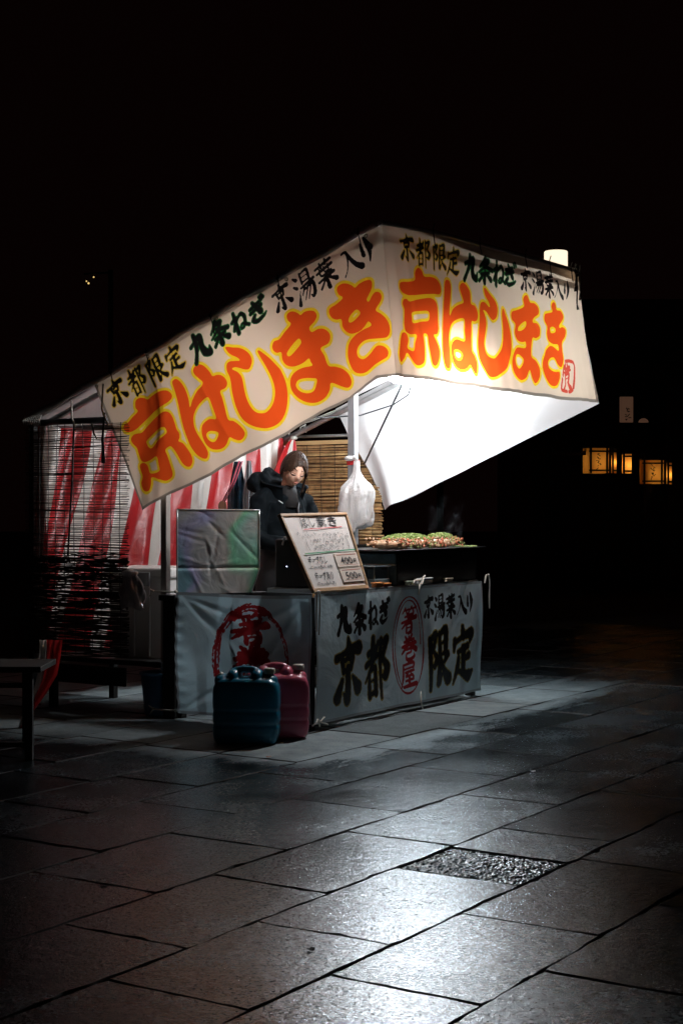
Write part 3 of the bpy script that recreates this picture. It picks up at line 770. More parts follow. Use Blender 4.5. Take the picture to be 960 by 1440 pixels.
def banner_far():
    plane = (L(2.7, 0, 0), U)
    top = edge_curve([(472, 575), (560, 528), (640, 486), (720, 441), (806, 396)], plane)
    bot = edge_curve([(541, 717), (600, 688), (690, 643), (770, 603), (842, 567.5)], plane)
    left = edge_curve([(472, 575), (491, 611), (510, 641), (521, 662), (532, 690), (541, 717)], plane)
    n, k = 120, 60
    P, S, T = make_sheet(top, bot, n, k, left=left)
    off = .03 * np.sin(S * 6 + T * 3) * np.sin(T * PI) + .05 * np.exp(-((S - .10 + .05 * T) / .035) ** 2) * T + .012 * np.sin(S * 30 + T * 6) * T * (1 - S) ** 2
    off *= np.clip((1 - S) / .08, 0, 1)
    P = P - off[..., None] * np.array(U)
    o = thing('plain_banner', Vector(P[0, 0]), 'plain white cloth hanging slanted along the far side, brightly lit by the tube lamp', 'banner')
    link('banner_cloth', sheet_mesh('banner_cloth', P, [], P[0, 0]), C_lining, (0, 0, 0), o)
    e = MB(); e.lathe(Vector(P[2, 3]) - U * .008, [(.012, 0), (.014, .003), (.006, .003), (.006, 0)], 12, 0, axis=-U, xa=Z)
    part('eyelet', e, M_cable, o)
    return P
BFAR = banner_far()

# ------------------------------------------------------------------ roof, frame
def roof_z(v): return 2.547 - .381 * v
def build_roof():
    n, k = 60, 50; P = np.zeros((n, k, 3))
    for i in range(n):
        for j in range(k):
            s = i / (n - 1); t = j / (k - 1)
            u = .015 + 2.60 * s; v = -.40 + 2.52 * t
            z = roof_z(v) + .012 - .035 * math.sin(PI * ((t * 3) % 1)) * math.sin(PI * s) + .012 * math.sin(9 * s + 5 * t)
            P[i, j] = L(u, v, z)
    o = thing('awning_roof', L(0, 0, 2.55), 'pale tarpaulin roof sloping from the high front down to the back of the stall', 'roof')
    mb = MB().grid(P); part('tarpaulin', mb, C_roof, o)
    # rolled edge of the tarpaulin over the side pipe with eyelets
    mb = MB(); pts = []
    for t in np.linspace(0, 1, 24):
        v = -.40 + 2.50 * t; pts.append(L(.0, v, roof_z(v) + .020 + .006 * math.sin(t * 40)))
    mb.tube(pts, [.021 + .004 * math.sin(i * 2.1) for i in range(24)], 10)
    part('rolled_edge', mb, C_roof, o)
    mb = MB(); pts = [FTOP(t) + Z * .012 + V * .01 for t in np.linspace(.0, 1, 14)]
    mb.tube(pts, .016, 10); part('front_edge', mb, C_roof, o)
    ro = MB()
    r = random.Random(5)
    for v in (-.30, .22, .68, 1.15, 1.42):
        q = L(-.022, v, roof_z(v) + .01)
        ro.tube([q + Z * .03, q, q - Z * .03 - V * .01, q - Z * r.uniform(.07, .13) - V * .03], .0035, 6)
        ro.ball(q + Z * .002, .010, n=8, k=6)
    for t in (.2, .42, .66, .8, .93):
        q = FTOP(t) - V * .03
        ro.tube([q + Z * .05 + U * .02, q + Z * .02, q - Z * .02 + U * .01, q - Z * r.uniform(.05, .09) + U * .03], .0035, 6)
    part('tie_cord', ro, M_cable, o)
    return o
build_roof()

def post(u, v, z1, w, lab, m=M_frame, extra=None):
    o = thing('post', L(u, v, 0), lab, 'post')
    mb = MB().ubox(u - w, u + w, v - w, v + w, .0, z1, bevel=.004); part('shaft', mb, m, o)
    mb = MB().ubox(u - w * 1.6, u + w * 1.6, v - w * 1.6, v + w * 1.6, 0.0, .012, bevel=.003); part('foot_plate', mb, M_black, o)
    return o
pA = post(0.065, 1.075, 2.08, .021, 'grey metal post beside the foil board at the left end of the counter', mat('dull_grey_paint', (.36, .33, .30), .55, .1, var=.1))
mb = MB().ubox(-.005, .04, .95, 1.04, 0.0, .70, bevel=.004)
part('lower_sleeve', mb, M_darkwood, pA, 'dark timber packed round the foot of the post')
mb = MB().ubox(-.02, .11, .94, 1.06, .68, .712, bevel=.004); part('clamp', mb, M_black, pA)
pB = post(2.0, 1.0, 2.06, .027, 'white square post with a plastic bag hanging on it, behind the griddle', M_white_metal)
mb = MB(); mb.ubox(1.968, 2.032, .968, 1.032, 1.512, 1.548, bevel=.002); part('red_tape', mb, mat('red_tape', (.6, .03, .03), .4), pB)
for u, v, zt, lab in ((.02, 2.08, 1.76, 'dark corner post behind the left reed blind'), (2.68, 2.08, 1.76, 'dark corner post at the far back corner of the stall')):
    post(u, v, zt, .02, lab, M_black)

fr = thing('awning_frame', L(1.0, 1.0, 2.1), 'steel pipe frame under the roof joining the posts of the stall', 'frame')
def rail(p, q, r, m, name='rail', lab=None): part(name, MB().tube([p, q], r, 10), m, fr, lab)
rail(L(0.06, -.38, roof_z(-.38) - .045), L(0.06, 2.08, roof_z(2.08) - .045), .019, M_frame, 'rafter')
rail(L(2.0, -.30, roof_z(-.30) - .12), L(2.0, 1.05, roof_z(1.05) - .12), .022, M_white_metal, 'rafter', 'white rafter running from the white post up to the lamps')
rail(L(2.62, -.38, roof_z(-.38) - .05), L(2.62, 2.08, roof_z(2.08) - .05), .019, M_frame, 'rafter')
rail(L(0, -.36, 2.60), L(2.65, -.36, 2.66), .019, M_frame, 'front_rail')
rail(L(0.0, 2.06, 1.735), L(2.7, 2.06, 1.735), .018, M_frame, 'back_rail')
rail(L(.035, 1.50, 1.742), L(.035, 2.13, 1.742), .019, M_black, 'side_rail', 'black rail over the left reed blind')
rail(L(.07, 1.30, 1.70), L(.07, 1.78, 1.70), .019, M_frame, 'side_rail', 'bright steel rail just under the black one')
rail(L(2.72, 1.1, 1.76), L(2.72, 2.13, 1.76), .012, M_frame, 'side_rail')
rail(L(0.065, 1.075, 2.06), L(2.0, 1.03, 2.06), .018, M_frame, 'cross_rail')
rail(L(2.64, 1.30, 1.55), L(2.05, .62, 2.09), .007, M_black, 'brace', 'thin black diagonal brace crossing the white cloth')

# cables
mb = MB(); mb.tube([L(2.12, .60, 2.08), L(2.15, .65, 1.99), L(2.2, .8, 1.93), L(2.1, 1.0, 1.86), L(2.0, 1.06, 1.85), L(1.8, 1.1, 1.83), L(1.5, 1.2, 1.84)], .005, 6)
solo('power_cable', mb, M_cable, L(2, 1, 1.9), 'thin black cable sagging from the lamps past the white post', 'cable')
mb = MB(); a = L(2.70, 1.55, 1.95); b = L(2.70, 2.02, 1.83)
mb.tube([a, a.lerp(b, .5) - Z * .01, b], .0045, 6); mb.tube([a + Z * .012, a.lerp(b, .5), b + Z * .01], .004, 6)
mb.tube([L(2.7, 1.86, 1.85), L(2.69, 1.87, 1.82), L(2.69, 1.85, 1.79)], .005, 6); mb.tube([L(2.7, 1.86, 1.85), L(2.69, 1.9, 1.83), L(2.69, 1.91, 1.80)], .005, 6)
mb.tube([L(2.68, 2.0, 1.83), L(2.68, 2.0, 1.62)], .007, 6)
solo('rope', mb, M_rope, L(2.7, 1.7, 1.9), 'white rope tying the corner of the plain cloth above the brown reed blind', 'rope')

# ------------------------------------------------------------------ lamps
M_tube = mat('lit_lamp_tube', (.9, .9, .9), .4, emit=(.84, .94, 1.0), estr=LAMP_TUBE)
M_led = mat('lit_led_cluster', (.9, .9, .9), .4, emit=(.97, .97, 1.0), estr=LAMP_NEAR)
lt = thing('tube_lamp', L(2.24, .60, 2.1), 'glowing white tube lamp hanging under the awning behind the front banner', 'lamp')
part('housing', MB().ubox(1.86, 2.62, .575, .625, 2.102, 2.13, bevel=.004), M_white_metal, lt)
part('tube', MB().tube([L(1.88, .60, 2.075), L(2.60, .60, 2.075)], .024, 12), M_tube, lt)
for u in (2.05, 2.45): part('hanger', MB().tube([L(u, .60, 2.12), L(u, .60, roof_z(.60) - .02)], .003, 6), M_cable, lt)
ll = thing('led_lamp', L(.77, -.1, 2.0), 'short cluster of bright bulbs hanging where the two orange lettered banners meet', 'lamp')
part('housing', MB().ubox(.64, .92, -.13, -.07, 1.982, 1.998, bevel=.004), M_white_metal, ll)
for i in range(6):
    q = L(.665 + .045 * i, -.10, 1.964); part('bulb', MB().ball(q, .016, n=10, k=8), M_led, ll)
for u in (.70, .86): part('hanger', MB().tube([L(u, -.1, 1.995), L(u, -.1, roof_z(-.1) - .02)], .003, 6), M_cable, ll)
M_lan = mat('lit_lamp_shade', (.9, .85, .7), .6, emit=(1.0, .84, .62), estr=1.25)
q = plane_hit(781, 374, L(2.45, -.30, 2.8), V)
lc = thing('cylinder_lamp', q - Z * .10, 'glowing white cylinder lamp standing behind the top right corner of the front banner', 'lamp')
part('shade', MB().lathe(q - Z * .09, [(0.0, 0), (.076, 0), (.078, .01), (.078, .18), (.074, .187), (0, .187)], 28), M_lan, lc)
part('bracket', MB().tube([q - Z * .09, q - Z * .22], .01, 8), M_black, lc)
mb = MB(); r = random.Random(2)
pts = [q - V * .085 - Z * .055 + U * (x * .03 - .09) + Z * r.uniform(-.012, .012) for x in range(7)]
mb.tube(pts, .006, 6); part('twisted_wire', mb, M_cable, lc)

# ------------------------------------------------------------------ counter
ct = thing('counter', L(1, .3, 0), 'long counter of the stall with griddle and sign on top', 'counter')
M_board = mat('painted_plywood', (.05, .05, .052), .6, var=.3)
part('tabletop', MB().ubox(.36, 1.97, .02, .56, .725, .75, bevel=.003), mat('worn_steel_top', (.35, .36, .37), .35, .8, var=.2), ct)
part('side_shelf', MB().box(L(.25, .80, .711), ((L(.48, .66, 0) - L(.02, .955, 0)).normalized(), Z.cross((L(.48, .66, 0) - L(.02, .955, 0)).normalized()), Z), (.27, .05, .011), 0, .003), M_board, ct)
for u, v in ((.05, .06), (1.93, .06), (.05, .52), (1.93, .52), (.05, .95), (.42, .72)):
    part('leg', MB().ubox(u - .025, u + .025, v - .025, v + .025, 0.0, .725 if v < .9 else .70, bevel=.003), M_darkwood, ct)
part('shelf_board', MB().ubox(.08, 1.90, .08, .50, .22, .24, bevel=.002), M_darkwood, ct)

def counter_front():
    plane = (L(0, 0, 0), V)
    n, k = 380, 140
    A0 = L(0, 0, 0); ax = U; ay = -Z
    top = edge_curve([(439.5, 836), (500, 831), (560, 826.5), (620, 821.5), (674.5, 817)], plane)
    bot = edge_curve([(440, 1019), (500, 1006), (567, 992), (620, 982), (674, 970.5)], plane)
    P, S, T = make_sheet(top, bot, n, k)
    Q = P - np.array(A0); A = Q @ np.array(ax); B = Q @ np.array(ay)
    kb = Ink(A, B); yk = Ink(A, B); rd = Ink(A, B)
    def w(ink, ch, cx, cy, ww, hh, r): brush(ink, ch, place_px((cx, cy), (ww, -.10 * ww), (0, hh), plane, A0, ax, ay), r)
    for ch, cx, cy, ww, hh in (('九', 479.5, 871, 19, 36), ('条', 501, 870, 18, 38), ('ね', 521, 864, 13, 34), ('ぎ', 536.5, 860.5, 12, 30)): w(kb, ch, cx, cy, ww, hh, .0105)
    for ch, cx, cy, ww, hh in (('京', 600, 853, 13, 30), ('湯', 615.5, 853, 13, 32), ('葉', 630, 851.5, 12, 30), ('入', 644.5, 849.5, 11.5, 26), ('り', 656, 847, 7, 25)): w(kb, ch, cx, cy, ww, hh, .0085)
    for ch, cx, cy, ww, hh in (('京', 484.5, 943, 36, 88), ('都', 529, 938, 32, 84), ('限', 612.5, 925, 28, 76), ('定', 645.5, 920, 28, 72)): w(yk, ch, cx, cy, ww, hh, .0205)
    for ch, cx, cy, ww, hh in (('箸', 573.5, 872, 20, 36), ('巻', 574.5, 911, 20, 34), ('屋', 573.8, 949, 19, 34)): w(rd, ch, cx, cy, ww, hh, .0095)
    def ell(rx, ry, a0, a1, wd, wob=0):
        pts = []; rs = []
        for i in range(40):
            t = a0 + (a1 - a0) * i / 39
            h = plane_hit(572.5 + rx * math.cos(t), 907 - 2 * math.cos(t) + ry * math.sin(t), *plane) - A0
            pts.append((h.dot(ax), h.dot(ay))); rs.append(wd * (1 + .35 * math.sin(5 * t + wob)))
        rd.stroke(pts, rs)
    ell(21, 68, 0, 2 * PI, .0055); ell(17.5, 63, PI * .6, PI * 2.0, .0045, 1)
    kb.rough(.0015); yk.rough(.003, .55); rd.rough(.0016)
    hem = np.minimum(np.minimum(T * .73, (1 - T) * .73), np.minimum(S, 1 - S) * 1.98) - .015
    layers = [(np.minimum(kb.d, yk.d), 1), (rd.d, 2), (yk.d - .007, 3), (hem, 4)]
    off = .014 * np.sin(S * 8 + 2 * T) * np.sin(T * PI) + .010 * np.exp(-((S - .42 + (T) * .22) / .04) ** 2) * (1 - T) + .006 * np.sin(S * 26 + T * 5) * T
    off += .012 * np.exp(-((S - .56 - T * .2) / .05) ** 2) * (1 - T)
    P = P - (off + .012)[..., None] * np.array(V)
    o = thing('printed_cloth', L(1, 0, .4), 'grey vinyl cloth with black letters and red oval on the counter front', 'banner')
    link('vinyl_sheet', sheet_mesh('vinyl_sheet', P, layers, wloc(o)), [C_vinyl, C_vink, C_vred, C_vyel, C_vhem], (0, 0, 0), o)
    mb = MB()
    a = L(1.10, -.03, .735)
    mb.tube([a - Z * .0, a + Z * .03 - V * .01 + U * .03, a + Z * .06 + U * .06, a + Z * .07 + U * .08], .006, 6)
    mb.tube([a - Z * .04, a + Z * .02 - V * .01, a + Z * .05 + U * .03, a + Z * .045 - U * .05, a + Z * .02 - U * .06, a + Z * .015], .006, 6)
    part('tie_cord', mb, M_rope, o)
    b = L(1.985, -.03, .75)
    part('tie_cord', MB().tube([b - U * .02 - Z * .02, b + Z * .03, b + Z * .035 + U * .03, b + U * .045 - Z * .02, b + U * .045 - Z * .19], .006, 6), M_rope, o)
    c = L(1.13, -.03, .05)
    part('tie_cord', MB().tube([c + Z * .06, c, c - Z * .05 + U * .02], .0045, 6), M_rope, o)
    c = L(0.0, -.03, .02); mb = MB()
    for d in ((-.05, .01), (.10, .0), (.02, -.015), (.07, .045)): mb.tube([c + Z * .05, c + Z * .03 + U * d[0] * .3, c + U * d[0] + Z * (.01 + max(0, d[1]))], .004, 6)
    part('tie_cord', mb, M_rope, o)
    d = L(.01, -.03, .745); mb = MB()
    mb.tube([d + Z * .02, d + Z * .015 - U * .015, d - Z * .1 - U * .02, d - Z * .20 - U * .018], .0045, 6); mb.tube([d + Z * .02, d + Z * .012 + U * .012, d - Z * .08 + U * .012, d - Z * .22 + U * .002], .0045, 6); mb.ball(d + Z * .012, .011, n=8, k=6)
    part('tie_cord', mb, M_rope, o)
counter_front()

def counter_side():
    plane = (L(0, 0, 0), U)
    n, k = 190, 140
    A0 = L(0, 0, 0); ax = -V; ay = -Z
    top = edge_curve([(250, 832), (300, 834.5), (345, 837), (400, 838), (439, 837)], plane)
    bot = edge_curve([(252, 1002.5), (300, 1006), (345, 1011), (400, 1017), (439.5, 1019)], plane)
    P, S, T = make_sheet(top, bot, n, k)
    Q = P - np.array(A0); A = Q @ np.array(ax); B = Q @ np.array(ay)
    rd = Ink(A, B)
    def w(ink, ch, cx, cy, ww, hh, r): brush(ink, ch, place_px((cx, cy), (ww, .02 * ww), (0, hh), plane, A0, ax, ay), r)
    w(rd, '箸', 353, 884, 50, 42, .0135); w(rd, '巻', 352, 929, 48, 40, .0135); w(rd, '屋', 353, 972, 44, 38, .012)
    for rx, ry, wd, a0, a1, ph in ((50, 82, .011, PI * .75, PI * 1.75, 0), (46, 77, .006, PI * .8, PI * 1.62, 2), (50, 82, .006, PI * 1.7, PI * 2.72, 1), (47, 79, .003, PI * 1.6, PI * 2.2, 4), (53.5, 86, .0035, PI * .9, PI * 1.5, 3)):
        pts = []; rs = []
        for i in range(50):
            t = a0 + (a1 - a0) * i / 49
            h = plane_hit(355 + rx * math.cos(t), 935 + ry * math.sin(t), *plane) - A0
            pts.append((h.dot(ax), h.dot(ay))); rs.append(wd * (1 + .3 * math.sin(9 * t + ph)))
        rd.stroke(pts, rs)
    rd.rough(.0035, .6)
    hem = np.minimum(np.minimum(T, (1 - T)) * .7, np.minimum(S, 1 - S) * .93) - .017
    off = .020 * np.sin(S * 5 + 3 * T) * np.sin(T * PI)
    for (s0, t0, an, wd, am) in ((.04, .03, .75, .05, .022), (.04, .03, .35, .04, .014), (.97, .03, PI - .55, .05, .018), (.97, .05, PI - 1.0, .05, .012), (.04, .97, -.6, .05, .016), (.97, .95, PI + .5, .05, .012)):
        dx, dy = S - s0, T - t0; al = dx * math.cos(an) + dy * math.sin(an); pe = -dx * math.sin(an) + dy * math.cos(an)
        off += am * np.exp(-(pe / (wd * (.35 + np.abs(al)))) ** 2) * np.clip(al * 4, 0, 1) * np.clip(1.1 - al, 0, 1)
    off += .004 * np.sin(T * 60 + S * 3) * np.exp(-(S / .06) ** 2)
    P = P - (off + .012)[..., None] * np.array(U)
    o = thing('printed_cloth', L(0, .5, .4), 'wrinkled grey vinyl cloth with a red brushed oval on the left end of the counter', 'banner')
    link('vinyl_sheet', sheet_mesh('vinyl_sheet', P, [(rd.d, 1), (hem, 2)], wloc(o)), [C_vinyl, C_vred, C_vhem], (0, 0, 0), o)
    for z in (.055, .735):
        a = L(-.03, .92, z)
        mb = MB().tube([a, a + V * .05 - Z * .003, L(-.055, 1.07, z)], .005, 6); mb.ball(a - U * .004, .010, n=8, k=6); mb.ball(L(-.055, 1.07, z), .009, n=8, k=6)
        mb.tube([L(-.055, 1.07, z), L(-.06, 1.1, z + .02)], .004, 6); mb.tube([L(-.055, 1.07, z), L(-.06, 1.09, z - .03)], .004, 6)
        part('tie_cord', mb, M_rope, o)
counter_side()

# ------------------------------------------------------------------ foil wind board
def foil_board():
    m = bpy.data.materials.new('holographic_foil'); m.use_nodes = True; nt = m.node_tree; p = nt.nodes['Principled BSDF']
    p.inputs['Metallic'].default_value = .3; p.inputs['Roughness'].default_value = .36
    tc = nn(nt, 'ShaderNodeTexCoord'); lw = nn(nt, 'ShaderNodeLayerWeight'); lw.inputs[0].default_value = .5
    no = nn(nt, 'ShaderNodeTexNoise'); no.inputs['Scale'].default_value = 3.2; no.inputs['Detail'].default_value = 1
    nt.links.new(tc.outputs['Object'], no.inputs['Vector'])
    cr = nn(nt, 'ShaderNodeValToRGB'); e = cr.color_ramp.elements  # green and violet sheen put into the base colour, laid along the board
    e[0].position = .25; e[0].color = (.22, .42, .50, 1); e[1].position = .8; e[1].color = (.45, .50, .49, 1)
    for pos, c in ((.31, (0.42, 0.43, 0.66, 1)), (.40, (0.46, 0.48, 0.49, 1)), (.58, (0.50, 0.50, 0.47, 1)), (.67, (0.22, 0.60, 0.38, 1)), (.74, (0.32, 0.58, 0.50, 1))):
        x = e.new(pos); x.color = c
    dv_ = nn(nt, 'ShaderNodeVectorMath', operation='DOT_PRODUCT'); nt.links.new(tc.outputs['Object'], dv_.inputs[0]); dv_.inputs[1].default_value = tuple((L(.38, .63, 0) - L(.02, .955, 0)).normalized())
    mr_ = nn(nt, 'ShaderNodeMapRange'); nt.links.new(dv_.outputs['Value'], mr_.inputs[0]); mr_.inputs[1].default_value = -.26; mr_.inputs[2].default_value = .26; mr_.inputs[3].default_value = -.12; mr_.inputs[4].default_value = .42
    sm_ = nn(nt, 'ShaderNodeMath', operation='ADD'); nt.links.new(mr_.outputs[0], sm_.inputs[0])
    hf = nn(nt, 'ShaderNodeMath', operation='MULTIPLY'); nt.links.new(no.outputs['Fac'], hf.inputs[0]); hf.inputs[1].default_value = .75; nt.links.new(hf.outputs[0], sm_.inputs[1])
    nt.links.new(sm_.outputs[0], cr.inputs[0]); nt.links.new(cr.outputs[0], p.inputs['Base Color'])
    nb = nn(nt, 'ShaderNodeTexNoise'); nb.inputs['Scale'].default_value = 7; nb.inputs['Detail'].default_value = 2; nb.inputs['Distortion'].default_value = 2.5
    nt.links.new(tc.outputs['Object'], nb.inputs['Vector'])
    bp = nn(nt, 'ShaderNodeBump'); bp.inputs['Strength'].default_value = .22; bp.inputs['Distance'].default_value = .02
    nt.links.new(nb.outputs['Fac'], bp.inputs['Height']); nt.links.new(bp.outputs[0], p.inputs['Normal'])
    q0, q1 = L(.02, .955, 0), L(.38, .63, 0)
    NB = (q1 - q0).cross(Z).normalized()
    def bt(s, z): return q0.lerp(q1, s) + Z * z
    top = lambda t: bt(t, 1.207 - .004 * t); bot = lambda t: bt(t * .90, .722)
    def rt(t): return bt(1.0 if t < .72 else 1.0 - .10 * (t - .72) / .28, 1.203 + (.722 - 1.203) * t)
    P, S, T = make_sheet(top, bot, 60, 50, right=rt)
    rg = np.random.default_rng(8); off = np.zeros_like(S)
    for q in range(14):
        s0, t0, an, ln = rg.random(), rg.random(), rg.uniform(0, PI), rg.uniform(.1, .35)
        dx, dy = S - s0, T - t0; al = dx * math.cos(an) + dy * math.sin(an); pe = -dx * math.sin(an) + dy * math.cos(an)
        off += .0035 * rg.choice([-1, 1]) * np.exp(-(pe / .018) ** 2) * np.exp(-(al / ln) ** 4)
    off += -.010 * np.exp(-((T - .70) / .012) ** 2) + .006 * (T > .7)
    P2 = P + (off + .004)[..., None] * np.array(NB)
    o = thing('foil_board', L(.2, .8, .725), 'shiny silver foil board with green sheen standing on the left end of the counter', 'board')
    part('foil', MB().grid(P2), m, o)
    mb = MB(); back = P - .012 * np.array(NB)
    mb.grid(back); part('backing', mb, mat('grey_foam', (.3, .3, .3), .8), o)
    e_ = MB(); pts = [Vector(P2[i, 0]) for i in range(0, 60, 6)] + [Vector(P2[-1, 0])]
    e_.tube(pts, .004, 6); e_.tube([Vector(P2[-1, j]) for j in range(0, 50, 5)] + [Vector(P2[-1, -1])], .004, 6); e_.tube([Vector(P2[0, j]) for j in range(0, 50, 7)] + [Vector(P2[0, -1])], .005, 6)
    part('edge_tape', e_, mat('silver_tape', (.6, .65, .65), .3, .7), o)
foil_board()

# ------------------------------------------------------------------ menu board
def text_mesh(body, size=1.0, bold=0.0):
    c = bpy.data.curves.new('t', 'FONT'); c.body = body; c.size = size; c.resolution_u = 2; c.offset = bold; c.fill_mode = 'FRONT'
    o = bpy.data.objects.new('t', c); COL.objects.link(o)
    dg = bpy.context.evaluated_depsgraph_get(); dg.update()
    me = bpy.data.meshes.new_from_object(o.evaluated_get(dg))
    v = [tuple(p.co) for p in me.vertices]; f = [tuple(p.vertices) for p in me.polygons]
    bpy.data.objects.remove(o); bpy.data.meshes.remove(me)
    return v, f

def menu_board():
    TL, TR = L(-.025, .21, 1.178), L(.54, .135, 1.186); BLc, BR = L(0.0, .0, .752), L(.535, -.02, .752)
    def Q(s, t, h=0):
        p = TL.lerp(TR, s).lerp(BLc.lerp(BR, s), t); return p + N * h
    N = (BR - BLc).cross(TL - BLc).normalized()
    if N.y > 0: N = -N
    o = thing('menu_board', BLc.lerp(BR, .5), 'handwritten price board in a wooden frame leaning on the counter corner', 'sign')
    ax = ((TR - TL).normalized(), (TL - BLc).normalized(), N)
    wood = mat('pale_board_wood', (.42, .27, .15), .5, var=.2, vscale=14, bump=.1)
    paper = mat('laminated_paper', (.76, .72, .68), .45, var=.05, vscale=5, bump=.25, bscale=14, coat=.2)
    def bar(a, b, w, name='frame_bar'):
        d = (b - a).normalized(); s_ = d.cross(N).normalized(); ln = (b - a).length / 2
        part(name, MB().box(a.lerp(b, .5), (d, s_, N), (ln, w, .012), 0, .003), wood, o)
    bar(Q(.0, .016), Q(1, .016), .0085); bar(Q(0, .975), Q(1, .975), .012); bar(Q(.012, .036), Q(.012, .95), .0085); bar(Q(.988, .036), Q(.988, .95), .0085)
    n = 24; P = np.zeros((n, n, 3))
    for i in range(n):
        for j in range(n):
            s, t = .02 + .96 * i / (n - 1), .02 + .95 * j / (n - 1)
            P[i, j] = Q(s, t, .0035 * math.sin(s * 9 + 6 * t) * (1 - t) * .6 + .003)
    part('paper', MB().grid(P), paper, o)
    part('back_panel', MB().add([Q(.01, .01, -.006), Q(.99, .01, -.006), Q(.99, .98, -.006), Q(.01, .98, -.006)], [(0, 1, 2, 3)]), wood, o)
    ink = mat('marker_ink', (.03, .03, .035), .5)
    def write(body, s0, t0, s1, h, m=ink, bold=.0, seed=1, slant=0, layer=.0075):
        v, f = text_mesh(body, 1.0, bold); xs = [p[0] for p in v]; ys = [p[1] for p in v]
        if not v: return
        x0, x1, y0, y1 = min(xs), max(xs), min(ys), max(ys); r = random.Random(seed)
        ph = r.random() * 6
        mb = MB(); mb.add([Q(s0 + (s1 - s0) * (p[0] - x0) / (x1 - x0) + slant * (p[1] - y0) / (y1 - y0), t0 + h * (1 - (p[1] - y0) / (y1 - y0)) + .006 * math.sin(ph + 9 * p[0]), layer) for p in v], f)
        part('lettering', mb, m, o)
    write('はし', .26, .045, .46, .13, bold=.004); write('ま', .505, .045, .635, .125, bold=.006); write('き', .675, .045, .80, .13, bold=.006)
    def line(s0, t0, s1, t1, wd, m):
        a, b = Q(s0, t0, .0075), Q(s1, t1, .0075); d = (b - a).normalized(); e = d.cross(N) * wd
        part('ruled_line', MB().add([a - e, b - e, b + e, a + e], [(0, 1, 2, 3)]), m, o)
    line(.26, .205, .86, .185, .0022, mat('red_marker', (.6, .06, .07), .5)); line(.12, .515, .985, .485, .0032, mat('green_marker', (.03, .25, .12), .5))
    # two lines of small handwriting too fine to read: pen squiggles
    r = random.Random(4)
    def scribble(s0, s1, t, h, n_, wd):
        mb = MB()
        for i in range(n_):
            s = s0 + (s1 - s0) * i / n_; w_ = (s1 - s0) / n_ * .75
            if r.random() < .08: continue
            for q in range(r.randint(2, 4)):
                a = (s + w_ * r.random(), t + h * r.random()); b = (a[0] + w_ * r.uniform(-.6, .6), a[1] + h * r.uniform(-.6, .6))
                A_, B_ = Q(*a, .0075), Q(*b, .0075); d = (B_ - A_)
                if d.length < .003: continue
                e = d.normalized().cross(N) * wd; mb.add([A_ - e, B_ - e, B_ + e, A_ + e], [(0, 1, 2, 3)])
        part('handwriting', mb, ink, o, kind='stuff')
    scribble(.12, .93, .25, .065, 22, .0013); scribble(.26, .84, .335, .04, 22, .0013); scribble(.28, .82, .385, .045, 20, .0013); scribble(.30, .80, .435, .04, 16, .0014)
    write('(', .215, .33, .235, .15, bold=.0); write(')', .865, .33, .885, .15, bold=.0)
    write('チーズなし', .14, .545, .43, .095, bold=.004, slant=.01); write('(Cheese 起司 没有)', .12, .665, .50, .045, bold=.0)
    write('チーズあり', .14, .745, .44, .105, bold=.004, slant=.01); write('(Cheese 起司 有)', .12, .875, .44, .045, bold=.0)
    card = mat('price_card', (.68, .60, .52), .5, var=.05)
    redl = mat('price_card_red', (.6, .12, .09), .5)
    for t0, txt, s0 in ((.535, '400円', .575), (.73, '500円', .58)):
        c0, c1, c2, c3 = (s0, t0), (s0 + .385, t0 - .008), (s0 + .385, t0 + .165), (s0, t0 + .17)
        mb = MB(); vs = [Q(*c, .010) for c in (c0, c1, c2, c3)] + [Q(*c, .004) for c in (c0, c1, c2, c3)]
        mb.add(vs, [(0, 1, 2, 3), (0, 4, 5, 1), (1, 5, 6, 2), (2, 6, 7, 3), (3, 7, 4, 0)]); part('price_card', mb, card, o)
        write(txt[:-1], s0 + .07, t0 + .045, s0 + .27, .09, bold=.004, layer=.012); write('円', s0 + .285, t0 + .07, s0 + .335, .06, bold=.01, layer=.012)
        a, b = Q(s0 + .03, t0 + .02, .0115), Q(s0 + .36, t0 + .014, .0115); e = Z * .0018
        part('ruled_line', MB().add([a - e, b - e, b + e, a + e], [(0, 1, 2, 3)]), redl, o)
        a, b = Q(s0 + .03, t0 + .15, .0115), Q(s0 + .36, t0 + .144, .0115)
        part('ruled_line', MB().add([a - e * .6, b - e * .6, b + e * .6, a + e * .6], [(0, 1, 2, 3)]), redl, o)
menu_board()

